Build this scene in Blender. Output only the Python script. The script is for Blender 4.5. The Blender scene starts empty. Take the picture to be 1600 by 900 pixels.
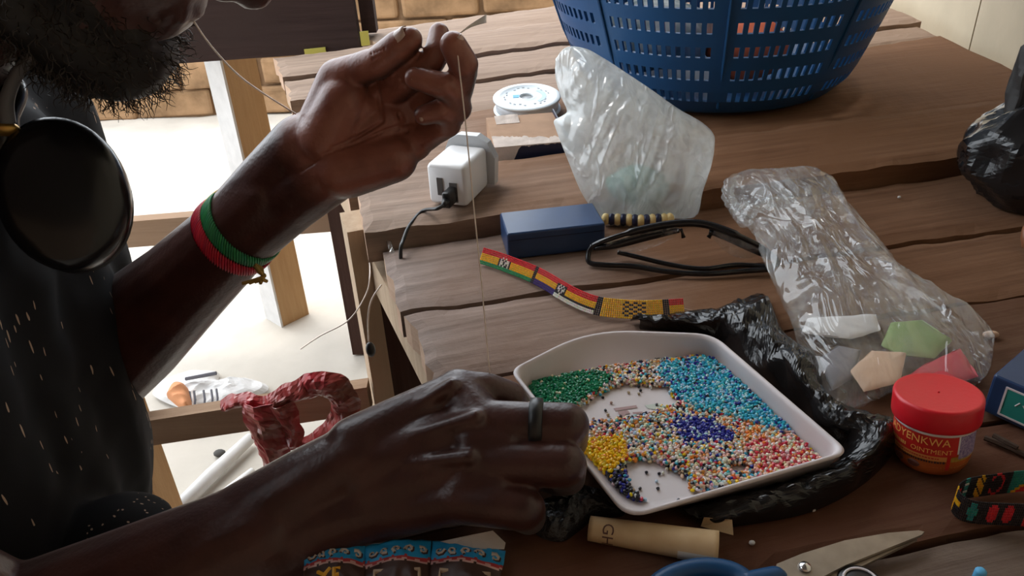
import bpy, bmesh, math, random
import numpy as np
from mathutils import Vector, Matrix, noise

random.seed(7)
rng = np.random.default_rng(11)
SC = bpy.context.scene
COL = SC.collection

# ---------------------------------------------------------------- camera
CAM_PITCH, CAM_ROLL, CAM_F, CAM_H = math.radians(30.5), math.radians(3.0), 1230.0, 0.34
_f = Vector((0, math.cos(CAM_PITCH), -math.sin(CAM_PITCH)))
_u0 = Vector((0, math.sin(CAM_PITCH), math.cos(CAM_PITCH)))
_r0 = Vector((1, 0, 0))
_R = math.cos(CAM_ROLL) * _r0 - math.sin(CAM_ROLL) * _u0
_U = math.cos(CAM_ROLL) * _u0 + math.sin(CAM_ROLL) * _r0
_C = Vector((0, 0, CAM_H))
cd = bpy.data.cameras.new('camera')
cam = bpy.data.objects.new('camera', cd)
COL.objects.link(cam)
cd.sensor_width = 36.0
cd.lens = CAM_F / 1600 * 36
cd.clip_start = 0.01
cam.matrix_world = Matrix(((_R.x, _U.x, -_f.x, _C.x), (_R.y, _U.y, -_f.y, _C.y), (_R.z, _U.z, -_f.z, _C.z), (0, 0, 0, 1)))
SC.camera = cam

# ---------------------------------------------------------------- light
world = bpy.data.worlds.new('world')
SC.world = world
world.use_nodes = True
bg = world.node_tree.nodes['Background']
bg.inputs[0].default_value = (0.88, 0.94, 1.0, 1)
bg.inputs[1].default_value = 3.6
sd = bpy.data.lights.new('sun', 'SUN')
sd.energy = 1.0
sd.angle = math.radians(20.0)
sd.color = (1.0, 0.95, 0.88)
sun = bpy.data.objects.new('sun', sd)
COL.objects.link(sun)
SUN_DIR = Vector((-0.5, 0.5, 1.22)).normalized()
sun.rotation_euler = SUN_DIR.to_track_quat('Z', 'Y').to_euler()
sun.location = SUN_DIR * 6
SC.view_settings.view_transform = 'Standard'
SC.view_settings.look = 'None'
SC.view_settings.gamma = 1.0
SC.view_settings.use_curve_mapping = False
SC.view_settings.exposure = 0.15

GZ = -0.65          # ground level (table top is z = 0)

# a measured point of the photograph carried to the table top / to a distance
def ray(x, y): return _f + _R * ((x - 800) / CAM_F) + _U * ((450 - y) / CAM_F)
def T(x, y, z=0.0):
    d = ray(x, y)
    return _C + d * ((z - CAM_H) / d.z)
def P(x, y, D): return _C + ray(x, y) * D
def proj(q):
    v = Vector(q) - _C
    D = v.dot(_f)
    return 800 + CAM_F * v.dot(_R) / D, 450 - CAM_F * v.dot(_U) / D

# ---------------------------------------------------------------- helpers
def lerp(a, b, t): return a + (b - a) * t
def smooth01(t):
    t = max(0.0, min(1.0, t))
    return t * t * (3 - 2 * t)
def nz(p, s=1.0, off=0.0):
    return noise.noise(Vector((p[0] * s + off, p[1] * s + off * 1.7, p[2] * s - off)))
def ridge(p, s, off=0.0):
    return 1.0 - 2.0 * abs(nz(p, s, off))

class MB:
    def __init__(self):
        self.v = []; self.f = []; self.c = []; self.cur = None
    def add(self, vs, fs):
        b = len(self.v)
        self.v.extend([tuple(p) for p in vs])
        for q in fs:
            self.f.append(tuple(i + b for i in q)); self.c.append(self.cur)
        return b
    def box(self, c, sx, sy, sz, ax=None, ay=None, az=None):
        c = Vector(c)
        ax = Vector(ax or (1, 0, 0)); ay = Vector(ay or (0, 1, 0)); az = Vector(az or (0, 0, 1))
        vs = [c + ax * (i * sx / 2) + ay * (j * sy / 2) + az * (k * sz / 2) for k in (-1, 1) for j in (-1, 1) for i in (-1, 1)]
        self.add(vs, [(0, 2, 3, 1), (4, 5, 7, 6), (0, 1, 5, 4), (2, 6, 7, 3), (0, 4, 6, 2), (1, 3, 7, 5)])
        return self
    def bbox(self, c, sx, sy, sz, bev, ax=None, ay=None, az=None, n=3):
        # rounded box: superellipse-like, rounded vertical edges plus chamfered top and bottom
        c = Vector(c)
        ax = Vector(ax or (1, 0, 0)); ay = Vector(ay or (0, 1, 0)); az = Vector(az or (0, 0, 1))
        def ring(ix, z):
            out = []
            hx, hy, r = sx / 2 - ix, sy / 2 - ix, max(bev - ix, bev * 0.25)
            for q, (mx, my) in enumerate(((1, 1), (-1, 1), (-1, -1), (1, -1))):
                for k in range(n + 1):
                    a = math.pi / 2 * (q + k / n)
                    out.append(c + ax * (mx * (hx - r) + r * math.cos(a)) + ay * (my * (hy - r) + r * math.sin(a)) + az * z)
            return out
        h = sz / 2
        rings = [ring(bev * 0.6, -h), ring(bev * 0.15, -h + bev * 0.4), ring(0, -h + bev), ring(0, h - bev), ring(bev * 0.15, h - bev * 0.4), ring(bev * 0.6, h)]
        m = len(rings[0]); vs = [p for r_ in rings for p in r_]
        fs = []
        for i in range(len(rings) - 1):
            for j in range(m):
                fs.append((i * m + j, i * m + (j + 1) % m, (i + 1) * m + (j + 1) % m, (i + 1) * m + j))
        fs.append(tuple(range(m - 1, -1, -1))); fs.append(tuple((len(rings) - 1) * m + j for j in range(m)))
        self.add(vs, fs)
        return self
    def tube(self, pts, rad, n=8, cap=True, closed=False):
        pts = [Vector(p) for p in pts]; N = len(pts)
        rs = rad if isinstance(rad, (list, tuple)) else [rad] * N
        t0 = (pts[1] - pts[0]).normalized()
        up = Vector((0, 0, 1)) if abs(t0.z) < 0.9 else Vector((1, 0, 0))
        a = t0.cross(up).normalized()
        vs = []; fs = []
        for i, p in enumerate(pts):
            if closed: t = pts[(i + 1) % N] - pts[i - 1]
            else: t = pts[min(i + 1, N - 1)] - pts[max(i - 1, 0)]
            t = t.normalized() if t.length > 1e-9 else t0
            a = (a - t * a.dot(t))
            a = a.normalized() if a.length > 1e-6 else t.orthogonal().normalized()
            b = t.cross(a)
            for k in range(n):
                w = 2 * math.pi * k / n
                vs.append(p + (a * math.cos(w) + b * math.sin(w)) * rs[i])
        M = N if closed else N - 1
        for i in range(M):
            j = (i + 1) % N
            for k in range(n):
                fs.append((i * n + k, i * n + (k + 1) % n, j * n + (k + 1) % n, j * n + k))
        if cap and not closed:
            fs.append(tuple(range(n - 1, -1, -1))); fs.append(tuple((N - 1) * n + k for k in range(n)))
        self.add(vs, fs)
        return self
    def lathe(self, prof, c, az=(0, 0, 1), n=32, ax=None, capb=True, capt=True):
        c = Vector(c); az = Vector(az).normalized()
        ax = Vector(ax).normalized() if ax else az.orthogonal().normalized()
        ay = az.cross(ax)
        vs = []; fs = []
        for r, z in prof:
            for k in range(n):
                w = 2 * math.pi * k / n
                vs.append(c + az * z + (ax * math.cos(w) + ay * math.sin(w)) * r)
        for i in range(len(prof) - 1):
            for k in range(n):
                fs.append((i * n + k, i * n + (k + 1) % n, (i + 1) * n + (k + 1) % n, (i + 1) * n + k))
        if capb: fs.append(tuple(range(n - 1, -1, -1)))
        if capt: fs.append(tuple((len(prof) - 1) * n + k for k in range(n)))
        self.add(vs, fs)
        return self
    def ell(self, c, rx, ry, rz, ax=(1, 0, 0), ay=(0, 1, 0), az=(0, 0, 1), n=16, m=10):
        c = Vector(c); ax, ay, az = Vector(ax), Vector(ay), Vector(az)
        vs = [c - az * rz]; fs = []
        for i in range(1, m):
            t = -math.pi / 2 + math.pi * i / m
            for k in range(n):
                w = 2 * math.pi * k / n
                vs.append(c + ax * (rx * math.cos(t) * math.cos(w)) + ay * (ry * math.cos(t) * math.sin(w)) + az * (rz * math.sin(t)))
        vs.append(c + az * rz)
        for k in range(n): fs.append((0, 1 + (k + 1) % n, 1 + k))
        for i in range(m - 2):
            for k in range(n):
                a0 = 1 + i * n
                fs.append((a0 + k, a0 + (k + 1) % n, a0 + n + (k + 1) % n, a0 + n + k))
        l = len(vs) - 1; a0 = 1 + (m - 2) * n
        for k in range(n): fs.append((l, a0 + k, a0 + (k + 1) % n))
        self.add(vs, fs)
        return self
    def cap(self, a, b, ra, rb, n=18):
        # tapered capsule
        a, b = Vector(a), Vector(b)
        d = b - a; L = d.length
        if L < 1e-6: return self.ell(a, ra, ra, ra, n=n)
        az = d / L
        s = max(-0.95, min(0.95, (ra - rb) / L)); th = math.asin(s)
        prof = []
        for i in range(7):
            t = lerp(-math.pi / 2 + 0.02, th, i / 6); prof.append((ra * math.cos(t), ra * math.sin(t)))
        for i in range(7):
            t = lerp(th, math.pi / 2 - 0.02, i / 6); prof.append((rb * math.cos(t), L + rb * math.sin(t)))
        return self.lathe(prof, a, az, n)
    def chain(self, nodes):
        for (a, ra), (b, rb) in zip(nodes[:-1], nodes[1:]): self.cap(a, b, ra, rb)
        return self
    def prism(self, outline, h, o=(0, 0, 0), ax=(1, 0, 0), ay=(0, 1, 0), az=(0, 0, 1)):
        o = Vector(o); ax, ay, az = Vector(ax), Vector(ay), Vector(az)
        n = len(outline)
        vs = [o + ax * x + ay * y for x, y in outline] + [o + ax * x + ay * y + az * h for x, y in outline]
        fs = [tuple(range(n - 1, -1, -1)), tuple(range(n, 2 * n))] + [(i, (i + 1) % n, n + (i + 1) % n, n + i) for i in range(n)]
        self.add(vs, fs)
        return self
    def mesh(self, name, mats=None, smooth=False):
        me = bpy.data.meshes.new(name)
        me.from_pydata(self.v, [], self.f)
        if any(c is not None for c in self.c):
            at = me.color_attributes.new('Col', 'FLOAT_COLOR', 'CORNER')
            buf = np.ones((len(me.loops), 4), np.float32)
            li = 0
            for q, c in zip(self.f, self.c):
                k = len(q)
                if c is not None: buf[li:li + k, :3] = c[:3]
                li += k
            at.data.foreach_set('color', buf.ravel())
        if smooth: me.polygons.foreach_set('use_smooth', [True] * len(me.polygons))
        me.update()
        return me

ORIGIN = {}
def place(name, me, mat, parent=None, recenter=True):
    """link a mesh given in world coordinates; its origin goes to the middle of its underside"""
    o = bpy.data.objects.new(name, me)
    COL.objects.link(o)
    n = len(me.vertices)
    co = np.empty(n * 3, np.float32); me.vertices.foreach_get('co', co); co = co.reshape(-1, 3)
    org = Vector((0, 0, 0))
    if n and recenter:
        lo, hi = co.min(0), co.max(0)
        org = Vector(((lo[0] + hi[0]) / 2, (lo[1] + hi[1]) / 2, lo[2]))
        co -= np.array(org, np.float32)
        me.vertices.foreach_set('co', co.ravel()); me.update()
    if mat and not me.materials: me.materials.append(mat)
    ORIGIN[o] = org.copy()
    o.location = org
    if parent:
        o.parent = parent
        o.location = org - ORIGIN[parent]
    return o
def obj(name, mb, mat, parent=None, smooth=False):
    return place(name, mb.mesh(name, smooth=smooth), mat, parent)
def tag(o, label=None, cat=None, group=None, kind=None):
    if label: o['label'] = label
    if cat: o['category'] = cat
    if group: o['group'] = group
    if kind: o['kind'] = kind
    return o
def thing(name, loc, label, cat, group=None):
    o = bpy.data.objects.new(name, None); COL.objects.link(o)
    o.empty_display_size = 0.02
    o.location = loc; ORIGIN[o] = Vector(loc)
    return tag(o, label, cat, group)
def smooth_mesh(me, it=6, lam=0.5, mask=None):
    n = len(me.vertices)
    co = np.empty(n * 3, np.float64); me.vertices.foreach_get('co', co); co = co.reshape(-1, 3)
    e = np.empty(len(me.edges) * 2, np.int64); me.edges.foreach_get('vertices', e); e = e.reshape(-1, 2)
    deg = np.bincount(e.ravel(), minlength=n).astype(float)[:, None]; deg[deg == 0] = 1
    if mask is not None: lam = lam * mask(co)[:, None]
    for k in range(it):
        acc = np.zeros_like(co)
        for d in range(3):
            acc[:, d] = np.bincount(e[:, 0], co[e[:, 1], d], n) + np.bincount(e[:, 1], co[e[:, 0], d], n)
        co += lam * (acc / deg - co)
    me.vertices.foreach_set('co', co.ravel()); me.update()
    return me
def remesh(mb, voxel, it=6, name='m'):
    me = mb.mesh('tmp'); o = bpy.data.objects.new('tmp', me); COL.objects.link(o)
    m = o.modifiers.new('r', 'REMESH'); m.mode = 'VOXEL'; m.voxel_size = voxel; m.use_smooth_shade = True
    dg = bpy.context.evaluated_depsgraph_get()
    out = bpy.data.meshes.new_from_object(o.evaluated_get(dg)); out.name = name
    bpy.data.objects.remove(o); bpy.data.meshes.remove(me)
    out.materials.clear()
    smooth_mesh(out, it)
    out.polygons.foreach_set('use_smooth', [True] * len(out.polygons))
    return out
def verts_of(me):
    co = np.empty(len(me.vertices) * 3, np.float32); me.vertices.foreach_get('co', co)
    return co.reshape(-1, 3)
def text_mesh(s, size, extrude=0.0):
    cu = bpy.data.curves.new('txt', 'FONT'); cu.body = s; cu.size = size; cu.extrude = extrude
    cu.align_x = 'CENTER'; cu.align_y = 'CENTER'; cu.resolution_u = 3
    o = bpy.data.objects.new('txt', cu); COL.objects.link(o)
    dg = bpy.context.evaluated_depsgraph_get()
    me = bpy.data.meshes.new_from_object(o.evaluated_get(dg))
    vs = [tuple(v.co) for v in me.vertices]; fs = [tuple(p.vertices) for p in me.polygons]
    bpy.data.objects.remove(o)
    return vs, fs

# ---------------------------------------------------------------- materials
def newmat(name):
    m = bpy.data.materials.new(name); m.use_nodes = True
    return m, m.node_tree.nodes, m.node_tree.links, m.node_tree.nodes['Principled BSDF']
def mat(name, col, rough=0.6, spec=0.5, metal=0.0, vary=0.0, vscale=30, bump=0.0, bscale=120, col2=None, coat=0.0):
    m, N, L, b = newmat(name)
    b.inputs['Base Color'].default_value = (*col, 1); b.inputs['Roughness'].default_value = rough
    b.inputs['Specular IOR Level'].default_value = spec; b.inputs['Metallic'].default_value = metal
    b.inputs['Coat Weight'].default_value = coat
    tc = N.new('ShaderNodeTexCoord')
    if vary or col2:
        n = N.new('ShaderNodeTexNoise'); n.inputs['Scale'].default_value = vscale; n.inputs['Detail'].default_value = 5
        L.new(tc.outputs['Object'], n.inputs['Vector'])
        r = N.new('ShaderNodeValToRGB')
        c2 = col2 or tuple(c * (1 - vary) for c in col)
        r.color_ramp.elements[0].position = 0.35; r.color_ramp.elements[1].position = 0.65
        r.color_ramp.elements[0].color = (*c2, 1); r.color_ramp.elements[1].color = (*col, 1)
        L.new(n.outputs['Fac'], r.inputs['Fac']); L.new(r.outputs['Color'], b.inputs['Base Color'])
    if bump:
        n2 = N.new('ShaderNodeTexNoise'); n2.inputs['Scale'].default_value = bscale; n2.inputs['Detail'].default_value = 6
        L.new(tc.outputs['Object'], n2.inputs['Vector'])
        bp = N.new('ShaderNodeBump'); bp.inputs['Strength'].default_value = bump; bp.inputs['Distance'].default_value = 0.002
        L.new(n2.outputs['Fac'], bp.inputs['Height']); L.new(bp.outputs['Normal'], b.inputs['Normal'])
    return m
def vcol_mat(name, rough=0.35, spec=0.5, coat=0.0):
    m, N, L, b = newmat(name)
    a = N.new('ShaderNodeVertexColor'); a.layer_name = 'Col'
    L.new(a.outputs['Color'], b.inputs['Base Color'])
    b.inputs['Roughness'].default_value = rough; b.inputs['Specular IOR Level'].default_value = spec; b.inputs['Coat Weight'].default_value = coat
    return m
def wood(name, c1, c2, c3, rotz=0.0, scale=(3.0, 60, 60), rough=0.88, bump=0.32, spec=0.12, seed=0.0, left=None):
    """sawn timber: streaks along the grain, weathered patches, dents"""
    m, N, L, b = newmat(name)
    tc = N.new('ShaderNodeTexCoord')
    mp0 = N.new('ShaderNodeMapping'); mp0.inputs['Rotation'].default_value = (0, 0, rotz)
    mp0.inputs['Location'].default_value = (seed, seed * 0.7, seed * 0.3)
    mp = N.new('ShaderNodeMapping'); mp.inputs['Scale'].default_value = scale
    L.new(tc.outputs['Object'], mp0.inputs['Vector']); L.new(mp0.outputs['Vector'], mp.inputs['Vector'])
    g = N.new('ShaderNodeTexNoise'); g.inputs['Scale'].default_value = 1.6; g.inputs['Detail'].default_value = 8; g.inputs['Roughness'].default_value = 0.65; g.inputs['Distortion'].default_value = 0.15
    L.new(mp.outputs['Vector'], g.inputs['Vector'])
    p = N.new('ShaderNodeTexNoise'); p.inputs['Scale'].default_value = 9; p.inputs['Detail'].default_value = 5
    L.new(mp0.outputs['Vector'], p.inputs['Vector'])
    r = N.new('ShaderNodeValToRGB')
    r.color_ramp.elements[0].position = 0.22; r.color_ramp.elements[1].position = 0.80
    r.color_ramp.elements[0].color = (*c1, 1); r.color_ramp.elements[1].color = (*c2, 1)
    L.new(g.outputs['Fac'], r.inputs['Fac'])
    r2 = N.new('ShaderNodeValToRGB'); r2.color_ramp.elements[0].position = 0.42; r2.color_ramp.elements[1].position = 0.66
    L.new(p.outputs['Fac'], r2.inputs['Fac'])
    mx = N.new('ShaderNodeMixRGB'); mx.inputs['Color2'].default_value = (*c3, 1)
    L.new(r2.outputs['Color'], mx.inputs['Fac']); L.new(r.outputs['Color'], mx.inputs['Color1'])
    if left:      # weathered grey towards the open end of the board
        sx = N.new('ShaderNodeSeparateXYZ'); L.new(tc.outputs['Object'], sx.inputs[0])
        jn = N.new('ShaderNodeMath'); jn.operation = 'MULTIPLY_ADD'; jn.inputs[1].default_value = 0.35; L.new(p.outputs['Fac'], jn.inputs[0]); L.new(sx.outputs['X'], jn.inputs[2])
        mr = N.new('ShaderNodeMapRange'); mr.inputs[1].default_value = left[1]; mr.inputs[2].default_value = left[2]; mr.inputs[3].default_value = 1; mr.inputs[4].default_value = 0
        L.new(jn.outputs[0], mr.inputs[0])
        lr = N.new('ShaderNodeValToRGB'); lr.color_ramp.elements[0].position = 0.36; lr.color_ramp.elements[1].position = 0.66
        lr.color_ramp.elements[0].color = (*[c * 0.62 for c in left[0]], 1); lr.color_ramp.elements[1].color = (*left[0], 1); L.new(g.outputs['Fac'], lr.inputs['Fac'])
        mx2 = N.new('ShaderNodeMixRGB'); L.new(mr.outputs[0], mx2.inputs['Fac']); L.new(mx.outputs['Color'], mx2.inputs['Color1']); L.new(lr.outputs['Color'], mx2.inputs['Color2'])
        mx = mx2
    L.new(mx.outputs['Color'], b.inputs['Base Color'])
    f = N.new('ShaderNodeTexNoise'); f.inputs['Scale'].default_value = 140; f.inputs['Detail'].default_value = 4
    L.new(tc.outputs['Object'], f.inputs['Vector'])
    ad = N.new('ShaderNodeMath'); ad.operation = 'MULTIPLY_ADD'; ad.inputs[1].default_value = 0.45
    L.new(f.outputs['Fac'], ad.inputs[0]); L.new(g.outputs['Fac'], ad.inputs[2])
    bp = N.new('ShaderNodeBump'); bp.inputs['Strength'].default_value = bump; bp.inputs['Distance'].default_value = 0.003
    L.new(ad.outputs[0], bp.inputs['Height']); L.new(bp.outputs['Normal'], b.inputs['Normal'])
    b.inputs['Roughness'].default_value = rough; b.inputs['Specular IOR Level'].default_value = spec
    return m
def film(name, tint=(0.86, 0.89, 0.9), op_lo=0.25, op_hi=0.6, scale=22):
    """thin polythene: part clear, part milky, glossy"""
    m, N, L, b = newmat(name)
    N.remove(b); out = N['Material Output']
    tc = N.new('ShaderNodeTexCoord')
    n = N.new('ShaderNodeTexNoise'); n.inputs['Scale'].default_value = scale; n.inputs['Detail'].default_value = 6; n.inputs['Distortion'].default_value = 1.2
    L.new(tc.outputs['Object'], n.inputs['Vector'])
    mr = N.new('ShaderNodeMapRange'); mr.inputs[1].default_value = 0.35; mr.inputs[2].default_value = 0.68; mr.inputs[3].default_value = op_lo; mr.inputs[4].default_value = op_hi
    L.new(n.outputs['Fac'], mr.inputs[0])
    df = N.new('ShaderNodeBsdfDiffuse'); df.inputs[0].default_value = (*tint, 1)
    tl = N.new('ShaderNodeBsdfTranslucent'); tl.inputs[0].default_value = (*tint, 1)
    m1 = N.new('ShaderNodeMixShader'); m1.inputs[0].default_value = 0.5; L.new(df.outputs[0], m1.inputs[1]); L.new(tl.outputs[0], m1.inputs[2])
    tr = N.new('ShaderNodeBsdfTransparent'); tr.inputs[0].default_value = (0.97, 0.98, 0.98, 1)
    m2 = N.new('ShaderNodeMixShader'); L.new(mr.outputs[0], m2.inputs[0]); L.new(tr.outputs[0], m2.inputs[1]); L.new(m1.outputs[0], m2.inputs[2])
    gl = N.new('ShaderNodeBsdfGlossy'); gl.inputs['Roughness'].default_value = 0.09; gl.inputs[0].default_value = (1, 1, 1, 1)
    lw = N.new('ShaderNodeLayerWeight'); lw.inputs[0].default_value = 0.5
    pw = N.new('ShaderNodeMath'); pw.operation = 'POWER'; pw.inputs[1].default_value = 3.5
    fr = N.new('ShaderNodeMath'); fr.operation = 'MULTIPLY_ADD'; fr.inputs[1].default_value = 0.40; fr.inputs[2].default_value = 0.055
    bp = N.new('ShaderNodeBump'); bp.inputs['Strength'].default_value = 0.35; bp.inputs['Distance'].default_value = 0.002
    n2 = N.new('ShaderNodeTexNoise'); n2.inputs['Scale'].default_value = 70; n2.inputs['Detail'].default_value = 4; n2.inputs['Distortion'].default_value = 2
    mpc = N.new('ShaderNodeMapping'); mpc.inputs['Rotation'].default_value = (0, 0.3, 0.5); mpc.inputs['Scale'].default_value = (1.0, 0.35, 0.55)
    L.new(tc.outputs['Object'], mpc.inputs['Vector']); L.new(mpc.outputs['Vector'], n2.inputs['Vector'])
    n2.inputs['Scale'].default_value = 42; n2.inputs['Detail'].default_value = 2.5; n2.inputs['Distortion'].default_value = 1.0
    sb_ = N.new('ShaderNodeMath'); sb_.operation = 'SUBTRACT'; sb_.inputs[1].default_value = 0.5; L.new(n2.outputs['Fac'], sb_.inputs[0])
    ab_ = N.new('ShaderNodeMath'); ab_.operation = 'ABSOLUTE'; L.new(sb_.outputs[0], ab_.inputs[0])
    mr2 = N.new('ShaderNodeMapRange'); mr2.inputs[1].default_value = 0.0; mr2.inputs[2].default_value = 0.09; mr2.inputs[3].default_value = 1.0; mr2.inputs[4].default_value = 0.0
    L.new(ab_.outputs[0], mr2.inputs[0]); L.new(mr2.outputs[0], bp.inputs['Height'])
    bp.inputs['Strength'].default_value = 0.55; bp.inputs['Distance'].default_value = 0.003
    L.new(bp.outputs['Normal'], gl.inputs['Normal']); L.new(bp.outputs['Normal'], df.inputs['Normal'])
    L.new(lw.outputs['Facing'], pw.inputs[0]); L.new(pw.outputs[0], fr.inputs[0])
    m3 = N.new('ShaderNodeMixShader'); L.new(fr.outputs[0], m3.inputs[0]); L.new(m2.outputs[0], m3.inputs[1]); L.new(gl.outputs[0], m3.inputs[2])
    L.new(m3.outputs[0], out.inputs['Surface'])
    return m

ROT = math.radians(-12.5)
M = {}
M['ground'] = mat('pale_sand', (0.62, 0.57, 0.50), 0.95, 0.1, vary=0.2, vscale=5, bump=0.6, bscale=40)
M['mud'] = mat('mud_brick', (0.36, 0.22, 0.12), 0.95, 0.1, vary=0.4, vscale=14, bump=0.9, bscale=60)
M['mortar'] = mat('mud_mortar', (0.30, 0.19, 0.11), 0.95, 0.1, vary=0.3, vscale=20, bump=0.8, bscale=80)
M['cream'] = mat('cream_board', (0.55, 0.46, 0.33), 0.8, 0.2, vary=0.18, vscale=6, bump=0.25, bscale=40)
M['tin'] = mat('old_tin', (0.12, 0.10, 0.09), 0.6, 0.4, vary=0.3, vscale=4)
M['w_far'] = wood('wood_far', (0.21, 0.13, 0.088), (0.40, 0.285, 0.21), (0.31, 0.21, 0.148), ROT, seed=1, left=((0.42, 0.32, 0.255), -0.60, 0.35))
M['w_mid'] = wood('wood_mid', (0.125, 0.056, 0.028), (0.26, 0.138, 0.076), (0.19, 0.094, 0.048), ROT, seed=2, left=((0.36, 0.27, 0.215), -0.30, 0.04))
M['w_grey'] = wood('wood_grey', (0.105, 0.048, 0.025), (0.24, 0.132, 0.078), (0.165, 0.083, 0.045), ROT, seed=3, bump=0.5, left=((0.32, 0.265, 0.24), -0.30, 0.02))
M['w_near_grey'] = wood('wood_near_grey', (0.085, 0.055, 0.042), (0.25, 0.19, 0.15), (0.16, 0.11, 0.085), ROT, seed=13, bump=0.6)
M['w_red'] = wood('wood_red', (0.075, 0.032, 0.018), (0.185, 0.105, 0.066), (0.115, 0.055, 0.031), ROT, seed=4)
M['w_near'] = wood('wood_near', (0.065, 0.024, 0.013), (0.19, 0.10, 0.066), (0.105, 0.043, 0.024), ROT, seed=5)
M['w_dark'] = wood('wood_dark', (0.035, 0.022, 0.02), (0.085, 0.055, 0.05), (0.06, 0.04, 0.036), 0, seed=6)
M['w_post'] = wood('wood_post', (0.42, 0.25, 0.12), (0.62, 0.42, 0.23), (0.52, 0.33, 0.17), 0, (45, 45, 3), seed=7, bump=0.3)
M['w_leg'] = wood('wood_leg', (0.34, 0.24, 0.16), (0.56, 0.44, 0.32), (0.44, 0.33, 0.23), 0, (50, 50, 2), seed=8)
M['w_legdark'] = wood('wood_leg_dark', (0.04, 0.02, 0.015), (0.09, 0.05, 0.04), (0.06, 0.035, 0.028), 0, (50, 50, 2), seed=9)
M['w_rail'] = wood('wood_rail', (0.22, 0.14, 0.09), (0.36, 0.25, 0.17), (0.29, 0.19, 0.125), 0, seed=10)
M['w_end'] = wood('wood_endgrain', (0.45, 0.29, 0.20), (0.62, 0.46, 0.35), (0.53, 0.36, 0.26), 0, (8, 8, 60), seed=11)
M['black_film'] = mat('black_polythene', (0.008, 0.008, 0.009), 0.2, 0.55, bump=0.55, bscale=70)
M['blue_plastic'] = mat('blue_plastic', (0.006, 0.075, 0.215), 0.42, 0.45, vary=0.2, vscale=10)
M['tray'] = mat('white_plastic', (0.66, 0.60, 0.61), 0.38, 0.45, vary=0.06, vscale=18)
M['beads'] = vcol_mat('glass_beads', 0.28, 0.5)
M['loom'] = vcol_mat('loom_beads', 0.42, 0.45)
M['print'] = vcol_mat('printed_foil', 0.42, 0.4)
M['white'] = mat('white_gloss_plastic', (0.74, 0.74, 0.75), 0.28, 0.5)
M['greywhite'] = mat('grey_white_plastic', (0.50, 0.52, 0.54), 0.35, 0.5)
M['port'] = mat('port_dark', (0.10, 0.09, 0.085), 0.5)
M['cable'] = mat('black_rubber', (0.008, 0.008, 0.009), 0.38, 0.5)
M['navy_card'] = mat('navy_card', (0.018, 0.050, 0.135), 0.34, 0.5, vary=0.2, vscale=30)
M['navy_card2'] = mat('navy_card_dark', (0.008, 0.014, 0.045), 0.4, 0.45, vary=0.2, vscale=30)
M['teal'] = mat('teal_label', (0.02, 0.28, 0.24), 0.5)
M['card'] = mat('brown_card', (0.40, 0.25, 0.16), 0.85, 0.2, vary=0.15, vscale=40)
M['cardtorn'] = mat('torn_card', (0.62, 0.53, 0.47), 0.9, 0.1, vary=0.2, vscale=60, bump=0.6)
M['red_lid'] = mat('red_plastic', (0.62, 0.008, 0.018), 0.36, 0.5, bump=0.06, bscale=400)
M['jar'] = mat('amber_jar', (0.52, 0.14, 0.035), 0.25, 0.5, col2=(0.42, 0.10, 0.025), vscale=60)
M['lab_red'] = mat('label_red', (0.55, 0.02, 0.015), 0.4)
M['lab_orange'] = mat('label_orange', (0.70, 0.30, 0.08), 0.4)
M['lab_yellow'] = mat('label_letter', (0.85, 0.45, 0.12), 0.4)
M['lab_dark'] = mat('label_ink', (0.05, 0.015, 0.01), 0.5)
M['lab_violet'] = mat('label_violet', (0.42, 0.34, 0.48), 0.5, col2=(0.14, 0.10, 0.26), vscale=900)
M['lab_white'] = mat('label_white', (0.75, 0.70, 0.72), 0.4)
M['lab_green'] = mat('label_olive', (0.36, 0.22, 0.03), 0.5, col2=(0.5, 0.32, 0.05), vscale=500)
M['nut'] = mat('label_nut', (0.12, 0.04, 0.03), 0.4)
M['note'] = mat('banknote', (0.58, 0.42, 0.24), 0.7, 0.2, col2=(0.50, 0.34, 0.18), vscale=60)
M['note_pale'] = mat('banknote_pale', (0.74, 0.72, 0.66), 0.5, 0.3, col2=(0.66, 0.62, 0.54), vscale=40)
M['note_ink'] = mat('banknote_ink', (0.09, 0.035, 0.02), 0.7)
M['steel'] = mat('dull_steel', (0.42, 0.36, 0.30), 0.36, 0.5, metal=0.75, vary=0.25, vscale=60)
M['steel_b'] = mat('bright_steel', (0.7, 0.7, 0.7), 0.2, 0.5, metal=1.0)
M['frame'] = mat('black_acetate', (0.007, 0.007, 0.008), 0.2, 0.5)
M['spoolw'] = mat('spool_white', (0.70, 0.77, 0.80), 0.32, 0.5)
M['line'] = mat('nylon_wound', (0.58, 0.62, 0.66), 0.3, 0.5)
M['lightblue'] = mat('label_blue', (0.10, 0.42, 0.72), 0.5)
M['paleblue'] = mat('label_pale_blue', (0.50, 0.68, 0.74), 0.5)
M['printgrey'] = mat('label_grey_print', (0.30, 0.33, 0.36), 0.5)
M['thread'] = mat('nylon_thread', (0.78, 0.68, 0.60), 0.35, 0.5)
M['thread_d'] = mat('thread_tan', (0.60, 0.46, 0.36), 0.4, 0.5)
M['shirt'] = None
M['trousers'] = mat('dark_trousers', (0.012, 0.012, 0.016), 0.9, 0.2)
M['hair'] = mat('black_hair', (0.009, 0.007, 0.006), 0.5, 0.4)
M['beardtip'] = mat('beard_strand', (0.022, 0.015, 0.011), 0.5, 0.4)
M['gloss_black'] = mat('gloss_black_plastic', (0.006, 0.006, 0.007), 0.22, 0.4)
M['cushion'] = mat('black_leatherette', (0.012, 0.011, 0.012), 0.45, 0.4)
M['greycord'] = mat('grey_cord', (0.09, 0.09, 0.095), 0.6)
M['brass'] = mat('brass', (0.45, 0.26, 0.06), 0.35, 0.5, metal=0.8)
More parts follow.
